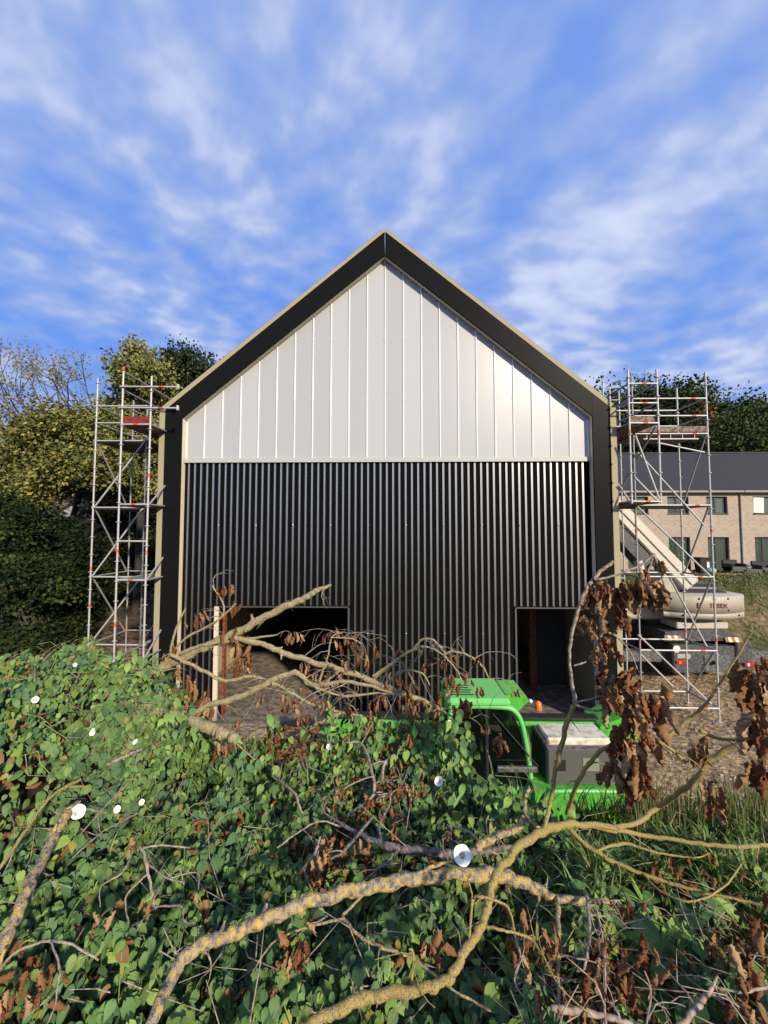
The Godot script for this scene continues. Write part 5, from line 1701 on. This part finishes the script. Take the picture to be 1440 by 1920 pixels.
func make_branches() -> void:
	for k in 7:
		dead_shapes.append(dead_leaf_mesh(1500 + k))
	rng.seed = 1600
	# the thick yellow one lying across the bottom
	dead_branch("thick grey branch with orange lichen arching from the bottom edge to the right", [
		[[276, 1935, -0.10, 33.2], [330, 1818, -0.12, 33.2], [362, 1780, -0.14, 31.8], [450, 1744, -0.14, 30.3], [560, 1700, -0.14, 28.9], [680, 1664, -0.14, 27.5], [800, 1645, -0.14, 27.5], [912, 1638, -0.14, 27.5], [1000, 1662, -0.12, 24.6], [1045, 1686, -0.10, 18.7], [1150, 1692, -0.08, 12.2], [1162, 1698, -0.08, 10.8]],
		[[1045, 1684, -0.10, 12.2], [1048, 1760, -0.10, 10.8], [1046, 1840, -0.06, 10.7], [1050, 1905, -0.02, 10.8]],
		[[690, 1670, -0.12, 5.4], [650, 1710, -0.10, 6.3], [645, 1722, -0.1, 7.2], [690, 1765, -0.1, 8.1], [770, 1795, -0.1, 7.2], [840, 1850, -0.1, 6.3], [920, 1895, -0.1, 5.4]],
		[[645, 1722, -0.10, 6.3], [570, 1740, -0.08, 5.4], [510, 1770, -0.08, 4.5], [470, 1830, -0.06, 3.6]],
		[[780, 1640, -0.16, 8.1], [820, 1622, -0.18, 7.2], [860, 1612, -0.18, 5.4]],
		[[332, 1790, -0.14, 4.5], [318, 1765, -0.17, 3.6], [305, 1738, -0.2, 2.7]],
	], [[560, 1765, -0.1, 7, 16, 0.075], [545, 1800, -0.08, 5, 12, 0.07], [810, 1770, -0.12, 7, 10, 0.085]], 2, 0.16, 0.2)
	dead_branch("thick yellow-green branch forking upwards from the bottom edge through the middle", [
		[[560, 1935, -0.06, 26.0], [640, 1890, -0.08, 27.5], [700, 1868, -0.08, 26.0], [780, 1856, -0.10, 24.6], [838, 1838, -0.12, 21.6], [868, 1790, -0.16, 20.2], [905, 1730, -0.2, 20.2], [925, 1655, -0.26, 18.0], [965, 1596, -0.26, 17.3], [1020, 1558, -0.24, 18.7], [1075, 1546, -0.22, 14.4], [1175, 1548, -0.22, 10.8], [1235, 1512, -0.26, 11.5], [1300, 1465, 2.05, 13], [1345, 1415, 2.0, 12], [1440, 1372, 1.9, 12], [1500, 1350, 1.85, 12]],
		[[1080, 1545, -0.22, 10.8], [1190, 1562, -0.16, 9.9], [1290, 1578, -0.14, 9.9], [1380, 1588, -0.14, 9.9], [1460, 1584, -0.14, 9.9]],
		[[1060, 1548, -0.22, 9.9], [1115, 1596, -0.16, 9.9], [1195, 1635, -0.12, 9.0], [1300, 1668, -0.1, 8.1], [1400, 1690, -0.1, 7.2], [1460, 1705, -0.1, 7.2]],
		[[1115, 1596, -0.16, 5.4], [1170, 1582, -0.14, 7.2], [1230, 1598, -0.12, 5.4], [1300, 1608, -0.1, 3.6], [1330, 1600, -0.1, 2.7]],
		[[1208, 1640, -0.12, 5.4], [1240, 1672, -0.1, 5.4], [1300, 1690, -0.1, 4.5], [1360, 1660, -0.12, 4.5], [1390, 1620, -0.14, 3.6]],
		[[1020, 1560, -0.24, 8.1], [1032, 1500, 2.05, 9], [1045, 1430, 2.0, 10], [1062, 1360, 1.95, 10.5], [1078, 1318, 1.92, 9]],
		[[1062, 1525, -0.24, 8.1], [1080, 1475, 2.0, 9], [1100, 1440, 1.95, 9], [1140, 1400, 1.9, 8], [1230, 1392, 1.85, 9], [1290, 1350, 1.85, 9], [1330, 1310, 1.8, 6], [1410, 1185, 1.75, 4]],
		[[1235, 1390, 1.85, 9], [1262, 1408, 1.85, 8], [1285, 1430, 1.85, 6]],
		[[1312, 1370, 1.85, 8], [1350, 1385, 1.85, 8], [1380, 1388, 1.85, 6], [1420, 1402, 1.85, 3]],
		[[880, 1760, -0.18, 5.4], [886, 1690, -0.24, 7.2], [905, 1682, -0.26, 7.2], [950, 1700, -0.22, 6.3], [965, 1745, -0.18, 5.4]],
		[[905, 1735, -0.2, 7.2], [945, 1745, -0.2, 6.3], [1000, 1765, -0.16, 5.4], [1050, 1850, -0.12, 4.5], [1110, 1905, -0.1, 3.6]],
		[[770, 1870, -0.08, 7.2], [775, 1790, -0.14, 6.3], [768, 1780, -0.16, 5.4]],
	], [[1190, 1300, 1.75, 28, 22, 0.117], [1185, 1380, 1.75, 25, 18, 0.117], [1200, 1440, 1.75, 14, 11, 0.109], [1150, 1440, 1.8, 5, 6, 0.101], [1310, 1390, 1.85, 7, 7, 0.101], [1415, 1260, 1.75, 19, 14, 0.117], [1425, 1360, 1.75, 14, 11, 0.117], [1425, 1440, 1.75, 9, 9, 0.101], [1345, 1490, 2.0, 8, 12, 0.086]], 3, 0.14, 0.1, M.lichen_much, M.lichen_much)
	dead_branch("thin upright stem hung with big withered leaves before the right end of the hall", [
		[[1078, 1318, 1.92, 9], [1068, 1240, 1.9, 6], [1072, 1190, 1.9, 7], [1092, 1120, 1.9, 8], [1118, 1080, 1.9, 8], [1150, 1052, 1.9, 6]],
		[[1110, 1088, 1.9, 5], [1150, 1080, 1.88, 5], [1200, 1060, 1.86, 5], [1228, 1038, 1.85, 5]],
		[[1226, 1040, 1.85, 4], [1240, 1080, 1.84, 4], [1250, 1110, 1.84, 3]],
		[[1224, 1042, 1.85, 4], [1205, 1110, 1.84, 3], [1200, 1150, 1.84, 3]],
		[[1110, 1180, 1.9, 4], [1150, 1190, 1.88, 4], [1180, 1220, 1.86, 3], [1195, 1255, 1.86, 3]],
		[[1078, 1318, 1.9, 4], [1110, 1310, 1.88, 4], [1150, 1298, 1.86, 3]],
		[[1078, 1322, 1.9, 5], [1120, 1332, 1.88, 5], [1160, 1318, 1.86, 4]],
		[[1076, 1248, 1.9, 3], [1090, 1244, 1.9, 4], [1100, 1240, 1.9, 3]],
	], [[1118, 1098, 1.9, 12, 11, 0.094], [1110, 1150, 1.9, 7, 8, 0.094], [1088, 1160, 1.92, 4, 5, 0.086], [1150, 1110, 1.88, 8, 7, 0.094], [1170, 1095, 1.86, 7, 6, 0.094], [1205, 1085, 1.85, 12, 11, 0.109], [1225, 1095, 1.85, 11, 9, 0.109], [1238, 1055, 1.84, 4, 4, 0.062], [1140, 1195, 1.88, 8, 7, 0.117], [1165, 1145, 1.88, 5, 5, 0.101], [1140, 1262, 1.86, 5, 5, 0.109], [1165, 1270, 1.84, 8, 7, 0.117]], 0, 0.1, 0.0, M.twig)
	# left edge
	dead_branch("lichen covered branch leaning out of the left edge beside a white flower", [
		[[-30, 1870, -0.12, 36], [10, 1765, -0.16, 34], [50, 1670, -0.2, 30], [95, 1580, -0.2, 26], [122, 1530, -0.2, 25], [145, 1508, -0.18, 14]],
		[[110, 1545, -0.2, 5], [150, 1518, -0.2, 6], [200, 1525, -0.15, 3]],
		[[50, 1670, -0.2, 7], [62, 1660, -0.16, 6], [60, 1690, -0.12, 4]],
		[[-10, 1830, -0.14, 8], [30, 1785, -0.14, 9], [85, 1766, -0.16, 8], [130, 1770, -0.14, 7], [185, 1800, -0.08, 5]],
		[[95, 1765, -0.16, 5], [112, 1815, -0.14, 6], [108, 1850, -0.12, 5], [105, 1885, -0.1, 4]],
	], [[50, 1830, -0.1, 5, 16, 0.06], [25, 1870, -0.1, 4, 12, 0.06]], 1, 0.12, 0.2)
	dead_branch("slender yellow branch above the leaning branch at the left edge", [
		[[-20, 1655, -0.14, 9], [20, 1600, -0.16, 10], [60, 1540, -0.18, 9], [100, 1490, -0.18, 9], [150, 1462, -0.16, 8]],
		[[125, 1475, -0.17, 5], [160, 1475, -0.15, 4]],
	], [], 1, 0.1, 0.0, M.lichen_much)
	dead_branch("forked pale twig with two withered leaves standing in the bindweed at the left", [
		[[292, 1705, -0.04, 6], [278, 1640, -0.14, 7], [270, 1600, -0.2, 7], [262, 1590, -0.2, 6]],
		[[262, 1592, -0.2, 5], [300, 1585, -0.2, 5], [355, 1590, -0.18, 4]],
		[[250, 1595, -0.2, 5], [230, 1635, -0.18, 5], [190, 1662, -0.16, 4], [188, 1700, -0.14, 3]],
		[[275, 1640, -0.15, 5], [240, 1675, -0.14, 5], [235, 1700, -0.12, 5], [242, 1730, -0.1, 4]],
		[[278, 1620, -0.16, 4], [310, 1645, -0.16, 4], [345, 1655, -0.16, 3]],
		[[292, 1700, -0.06, 5], [340, 1700, -0.1, 5], [345, 1725, -0.1, 4], [380, 1742, -0.1, 3]],
		[[315, 1645, -0.16, 3], [335, 1628, -0.18, 3], [345, 1660, -0.14, 3]],
		[[315, 1648, -0.16, 3], [368, 1636, -0.16, 3], [372, 1668, -0.14, 3]],
	], [[192, 1710, -0.14, 4, 8, 0.07], [245, 1575, -0.2, 3, 6, 0.05], [278, 1690, -0.1, 3, 6, 0.05], [370, 1690, -0.1, 3, 6, 0.06]], 0, 0.1, 0.0, M.twig)
	dead_branch("grey log in the shade behind the white flower", [
		[[640, 1545, -0.12, 8], [690, 1572, -0.12, 10], [735, 1588, -0.12, 16], [800, 1597, -0.12, 18], [850, 1601, -0.12, 17], [900, 1598, -0.1, 12], [960, 1588, -0.1, 9]],
		[[745, 1598, -0.12, 8], [715, 1625, -0.1, 7], [685, 1650, -0.08, 5]],
		[[715, 1580, -0.12, 6], [712, 1545, -0.15, 6], [730, 1510, -0.18, 5], [728, 1490, -0.2, 4], [705, 1500, -0.2, 4]],
		[[700, 1530, -0.16, 6], [650, 1590, -0.12, 7], [620, 1612, -0.1, 5]],
		[[640, 1545, -0.12, 5], [600, 1520, -0.12, 4]],
	], [[615, 1575, -0.12, 10, 16, 0.09], [600, 1620, -0.1, 9, 14, 0.09], [730, 1560, -0.14, 6, 12, 0.08], [665, 1590, -0.12, 5, 12, 0.07]], 2, 0.14, 0.35, M.bark_dark)
	dead_branch("short lichen branch stub behind the flower, in front of the telehandler", [
		[[892, 1590, -0.12, 15], [930, 1568, -0.14, 15], [975, 1548, -0.14, 13], [985, 1500, -0.2, 8], [992, 1476, -0.24, 6]],
		[[898, 1580, -0.12, 6], [880, 1560, -0.14, 5], [840, 1548, -0.14, 3]],
		[[980, 1520, -0.18, 6], [1000, 1545, -0.16, 7], [1020, 1555, -0.14, 7]],
		[[915, 1570, -0.14, 4], [912, 1540, -0.16, 3], [916, 1530, -0.18, 3]],
	], [], 2, 0.12, 0.1)
	# the broken crown that lies along the edge of the bank
	dead_branch("big broken lichen branch pointing up right across the left door opening", [
		[[195, 1300, 3.5, 20.8], [262, 1268, 3.5, 21.6], [312, 1248, 3.5, 20.0], [372, 1218, 3.5, 17.6], [432, 1192, 3.5, 16.0], [500, 1155, 3.5, 14.4], [560, 1126, 3.5, 12.8], [595, 1108, 3.5, 9.6], [620, 1097, 3.5, 4.0]],
		[[300, 1250, 3.48, 7.2], [345, 1222, 3.46, 7.2], [390, 1208, 3.46, 7.2], [450, 1200, 3.46, 5.6], [520, 1190, 3.46, 3.2]],
		[[318, 1240, 3.5, 6.4], [322, 1210, 3.5, 5.6], [330, 1180, 3.5, 4.8], [348, 1140, 3.5, 3.2]],
		[[305, 1245, 3.48, 5.6], [350, 1195, 3.45, 4.8], [400, 1170, 3.45, 4.0], [420, 1140, 3.45, 4.0], [398, 1098, 3.45, 3.2]],
		[[350, 1195, 3.45, 4.0], [405, 1165, 3.42, 4.0], [442, 1132, 3.42, 3.2]],
		[[305, 1250, 3.48, 5.6], [300, 1300, 3.46, 7.2], [296, 1340, 3.46, 6.4]],
	], [[418, 1102, 3.45, 7, 8, 0.10], [440, 1140, 3.42, 5, 8, 0.08], [452, 1200, 3.46, 12, 10, 0.13], [455, 1235, 3.46, 10, 9, 0.12], [330, 1220, 3.46, 5, 8, 0.09], [370, 1160, 3.46, 6, 9, 0.09], [360, 1290, 3.44, 10, 12, 0.12], [320, 1310, 3.44, 6, 10, 0.1], [390, 1310, 3.4, 9, 12, 0.12]], 4, 0.3, 0.35, M.mossy)
	dead_branch("long mossy branch sloping down right past both door openings", [
		[[432, 1192, 3.45, 11.2], [500, 1212, 3.42, 11.2], [560, 1234, 3.4, 11.2], [640, 1256, 3.36, 11.2], [700, 1278, 3.32, 11.2], [742, 1296, 3.3, 12.0], [790, 1312, 3.28, 8.8], [825, 1330, 3.25, 4.8], [850, 1345, 3.22, 3.2]],
		[[640, 1256, 3.34, 4.8], [600, 1280, 3.36, 4.0], [615, 1230, 3.36, 3.2], [622, 1195, 3.36, 3.2], [642, 1186, 3.34, 2.4]],
		[[700, 1268, 3.3, 6.4], [740, 1240, 3.3, 5.6], [780, 1216, 3.28, 4.8], [805, 1214, 3.28, 4.0], [830, 1228, 3.26, 3.2], [855, 1255, 3.26, 3.2], [868, 1280, 3.25, 2.4]],
		[[775, 1218, 3.28, 4.0], [790, 1200, 3.28, 4.0], [812, 1200, 3.26, 4.0], [835, 1226, 3.26, 3.2]],
		[[832, 1228, 3.26, 4.0], [850, 1221, 3.25, 4.0], [880, 1230, 3.24, 4.0], [903, 1248, 3.24, 4.0], [918, 1275, 3.22, 2.4]],
		[[700, 1275, 3.32, 4.0], [745, 1240, 3.3, 3.2], [765, 1260, 3.3, 3.2], [780, 1290, 3.28, 2.4]],
		[[720, 1285, 3.3, 4.0], [752, 1258, 3.3, 3.2], [790, 1262, 3.28, 3.2], [806, 1285, 3.26, 2.4]],
		[[620, 1195, 3.34, 2.4], [660, 1198, 3.34, 2.4], [678, 1208, 3.34, 2.4]],
	], [[640, 1205, 3.34, 6, 9, 0.09], [655, 1200, 3.34, 4, 7, 0.08], [670, 1215, 3.34, 4, 7, 0.09], [620, 1265, 3.36, 4, 8, 0.08], [760, 1290, 3.28, 8, 12, 0.1], [720, 1310, 3.28, 8, 14, 0.1], [700, 1330, 3.25, 8, 14, 0.1], [770, 1325, 3.25, 9, 14, 0.1], [840, 1275, 3.22, 5, 8, 0.1], [870, 1320, 3.2, 9, 9, 0.13], [895, 1290, 3.2, 3, 5, 0.08], [855, 1280, 3.2, 5, 7, 0.1], [930, 1380, 3.0, 7, 9, 0.11], [800, 1345, 3.2, 8, 14, 0.1]], 10, 0.34, 0.45, M.mossy)
	dead_branch("crooked mossy branch bending below the long one in front of the left opening", [
		[[330, 1362, 3.3, 8.0], [385, 1326, 3.3, 12.0], [460, 1302, 3.3, 12.8], [510, 1275, 3.3, 11.2], [555, 1262, 3.3, 11.2], [585, 1284, 3.28, 9.6], [640, 1278, 3.26, 7.2], [690, 1285, 3.24, 6.4], [735, 1300, 3.22, 4.0]],
		[[560, 1265, 3.28, 5.6], [600, 1292, 3.26, 4.8], [650, 1305, 3.26, 4.8], [700, 1300, 3.24, 4.0], [750, 1302, 3.24, 2.4]],
		[[320, 1228, 3.4, 8.0], [370, 1252, 3.38, 7.2], [425, 1276, 3.36, 7.2], [470, 1268, 3.36, 6.4], [520, 1285, 3.34, 6.4], [580, 1318, 3.32, 6.4], [640, 1336, 3.3, 6.4], [690, 1345, 3.28, 5.6], [730, 1365, 3.26, 4.0], [790, 1400, 3.2, 2.4]],
		[[590, 1338, 3.3, 4.0], [595, 1360, 3.28, 4.0], [620, 1395, 3.25, 3.2]],
		[[640, 1336, 3.28, 8.0], [600, 1355, 3.26, 8.0], [575, 1370, 3.24, 6.4]],
		[[465, 1290, 3.3, 3.2], [500, 1290, 3.3, 2.4], [540, 1300, 3.28, 1.6]],
	], [[535, 1320, 3.3, 6, 9, 0.09], [560, 1340, 3.28, 5, 8, 0.09], [500, 1385, 3.2, 8, 14, 0.09], [530, 1390, 3.15, 8, 14, 0.08], [650, 1325, 3.28, 5, 9, 0.09], [680, 1350, 3.22, 9, 16, 0.09]], 9, 0.32, 0.4, M.mossy)
	dead_branch("thick sawn log with pale yellow bark at the gap in the bindweed", [
		[[205, 1296, 3.3, 19.2], [262, 1318, 3.25, 20.8], [322, 1342, 3.15, 22.4], [385, 1362, 3.05, 24.0], [425, 1378, 3.0, 23.2], [447, 1388, 2.98, 17.6]],
		[[336, 1345, 3.1, 4.8], [332, 1362, 3.05, 4.8], [345, 1378, 3.0, 2.4]],
		[[430, 1375, 3.0, 3.2], [450, 1400, 2.98, 3.2], [485, 1430, 2.95, 2.4]],
	], [[430, 1400, 3.0, 6, 8, 0.08]], 1, 0.2, 0.3, M.mossy)
	dead_branch("grey branch creeping over the bindweed at the upper left edge", [
		[[-30, 1262, 3.5, 9.6], [20, 1264, 3.5, 9.6], [50, 1276, 3.45, 8.8], [85, 1276, 3.45, 5.6], [110, 1290, 3.4, 4.0]],
		[[35, 1275, 3.45, 3.2], [34, 1292, 3.42, 2.4]],
		[[5, 1290, 3.3, 4.8], [35, 1325, 3.2, 4.8], [45, 1370, 3.1, 4.0], [60, 1410, 3.0, 3.2]],
	], [[25, 1320, 3.2, 4, 6, 0.08]], 1, 0.18, 0.1, M.bark_dark)
	dead_branch("bare twigs standing in the middle of the bindweed", [
		[[650, 1530, -0.02, 6], [700, 1490, -0.14, 7], [695, 1440, -0.2, 7], [678, 1395, -0.2, 6], [650, 1392, -0.2, 3]],
		[[715, 1470, -0.16, 6], [722, 1430, -0.2, 6], [745, 1420, -0.2, 5]],
		[[510, 1455, -0.05, 4], [550, 1485, -0.1, 6], [560, 1510, -0.08, 5], [570, 1530, -0.04, 3]],
		[[560, 1640, -0.04, 6], [590, 1600, -0.12, 6], [600, 1570, -0.14, 5]],
		[[700, 1455, -0.2, 3], [660, 1470, -0.16, 3], [620, 1500, -0.1, 3]],
		[[520, 1590, -0.06, 4], [560, 1560, -0.12, 4], [600, 1540, -0.12, 4], [640, 1550, -0.1, 4]],
		[[200, 1435, -0.04, 7], [230, 1420, -0.1, 7], [265, 1405, -0.12, 6]],
	], [[690, 1500, -0.16, 9, 16, 0.07], [740, 1480, -0.14, 7, 14, 0.07], [780, 1460, -0.16, 7, 14, 0.07]], 4, 0.2, 0.4, M.twig)
	# lower right tangle
	dead_branch("tangle of thin brown twigs and withered leaves in the lower right corner", [
		[[1130, 1935, -0.02, 6], [1135, 1850, -0.1, 6], [1130, 1760, -0.14, 5], [1115, 1690, -0.16, 4]],
		[[1100, 1680, -0.12, 8], [1105, 1750, -0.12, 8], [1095, 1820, -0.1, 6]],
		[[1000, 1935, -0.04, 16], [1040, 1895, -0.08, 18], [1110, 1900, -0.08, 16], [1180, 1920, -0.06, 14], [1240, 1940, -0.04, 12]],
		[[1270, 1930, -0.04, 14], [1310, 1885, -0.06, 14], [1330, 1860, -0.08, 10], [1345, 1830, -0.1, 5]],
		[[1210, 1935, -0.04, 5], [1220, 1860, -0.1, 5], [1208, 1820, -0.14, 4]],
		[[1440, 1850, -0.05, 8], [1390, 1860, -0.06, 7], [1340, 1850, -0.06, 5]],
		[[960, 1740, -0.1, 5], [975, 1790, -0.1, 6], [965, 1840, -0.08, 5], [990, 1880, -0.06, 4]],
	], [[1020, 1760, -0.14, 5, 26, 0.068], [1000, 1830, -0.1, 6, 30, 0.068], [1130, 1830, -0.1, 7, 30, 0.068], [1105, 1890, -0.1, 5, 24, 0.068], [1230, 1830, -0.1, 5, 26, 0.060], [1400, 1770, -0.12, 6, 26, 0.093], [1420, 1820, -0.1, 5, 22, 0.093], [1270, 1640, -0.12, 4, 18, 0.060], [1320, 1880, -0.08, 3, 20, 0.060], [1380, 1640, -0.12, 3, 20, 0.060]], 5, 0.16, 0.5, M.twig)
	# brown litter under everything
	var r := RandomNumberGenerator.new()
	r.seed = 1700
	var places := []
	for k in 2200:
		var d := r.randf_range(0.8, 4.2)
		var x := r.randf_range(-1.05, 1.05) * d
		var p := Vector3(x, canopy_h(x, -d) - r.randf_range(-0.02, 0.22), -d)
		places.append(Transform3D(Basis.from_euler(Vector3(r.randf() * TAU, r.randf() * TAU, r.randf() * TAU)).scaled_local(Vector3.ONE * r.randf_range(0.03, 0.075)), p))
	for q in [[620, 1590, 60, 50, 110], [1130, 1840, 90, 70, 90], [1010, 1780, 50, 70, 60], [1400, 1800, 70, 80, 110], [30, 1850, 60, 60, 40], [720, 1470, 60, 50, 120], [560, 1400, 60, 30, 110], [760, 1390, 90, 40, 120], [1270, 1640, 60, 30, 90], [420, 1560, 60, 40, 20]]:
		for k in q[4]:
			var p := on_canopy(q[0] + r.randfn() * q[2] * 0.6, q[1] + r.randfn() * q[3] * 0.6, r.randf_range(-0.05, 0.07))
			places.append(Transform3D(Basis.from_euler(Vector3(r.randf() * TAU, r.randf() * TAU, r.randf() * TAU)).scaled_local(Vector3.ONE * r.randf_range(0.03, 0.07)), p))
	var o: Node = copies("leaf_litter", dead_shapes[2], M.dead[0], self, places)
	tag(o, "withered brown leaf litter under the bindweed", "leaf litter")
	# small twigs lying criss-cross in the plants
	var st := begin()
	for k in 900:
		var d := r.randf_range(1.0, 3.8)
		var x := r.randf_range(-1.0, 1.0) * d
		var a := r.randf() * TAU
		var l := r.randf_range(0.06, 0.34)
		var p := Vector3(x, canopy_h(x, -d) + r.randf_range(-0.05, 0.07), -d)
		var e := Vector3(cos(a), r.randfn() * 0.4, sin(a) * 0.7) * l
		tube(st, [p, p + e * 0.5 + Vector3(r.randfn() * 0.02, r.randfn() * 0.03, 0), p + e], [0.0028, 0.0022, 0.0012], 4, false)
	o = put("brushwood", done(st), M.twig, self)
	tag(o, "loose thin twigs caught in the bindweed", "twigs", "", "stuff")

# ================================================================= scene
func _ready() -> void:
	# camera
	cam = Camera3D.new()
	cam.name = "camera"
	add_child(cam)
	cam.position = EYE
	cam.rotation = Vector3(atan(35.0 / LENS), atan(15.0 / LENS), 0)
	cam.fov = rad_to_deg(2.0 * atan(960.0 / LENS))
	cam.near = 0.05
	cam.far = 1000.0
	cam.current = true
	view = cam.basis
	# sky, sun, exposure
	var env := Environment.new()
	env.background_mode = Environment.BG_SKY
	env.sky = Sky.new()
	env.sky.sky_material = make_sky()
	env.background_energy_multiplier = 1.0
	env.tonemap_mode = Environment.TONE_MAPPER_LINEAR
	env.tonemap_exposure = 1.36
	env.sdfgi_enabled = true
	env.ssao_enabled = true
	env.ssil_enabled = true
	var we := WorldEnvironment.new()
	we.name = "environment"
	we.environment = env
	add_child(we)
	var sun := DirectionalLight3D.new()
	sun.name = "sun"
	add_child(sun)
	var az := deg_to_rad(35.0)
	var el := deg_to_rad(24.0)
	sun.look_at_from_position(Vector3.ZERO, -Vector3(sin(az) * cos(el), sin(el), cos(az) * cos(el)), Vector3.UP)
	sun.light_energy = 1.4
	sun.light_color = Color(1.0, 0.935, 0.83)
	sun.light_angular_distance = 3.0
	sun.shadow_enabled = true
	# noise used by the terrain and the plants
	lump.noise_type = FastNoiseLite.TYPE_SIMPLEX_SMOOTH
	lump.frequency = 0.6
	lump.seed = 17
	lump.fractal_octaves = 3
	fine.noise_type = FastNoiseLite.TYPE_SIMPLEX_SMOOTH
	fine.frequency = 0.6
	fine.seed = 23
	fine.fractal_octaves = 2
	make_materials()
	make_ground()
	make_hall()
	make_houses()
	make_trees()
	make_scaffolds()
	make_crane()
	make_telehandler()
	make_bindweed()
	make_grass()
	make_docks()
	make_branches()
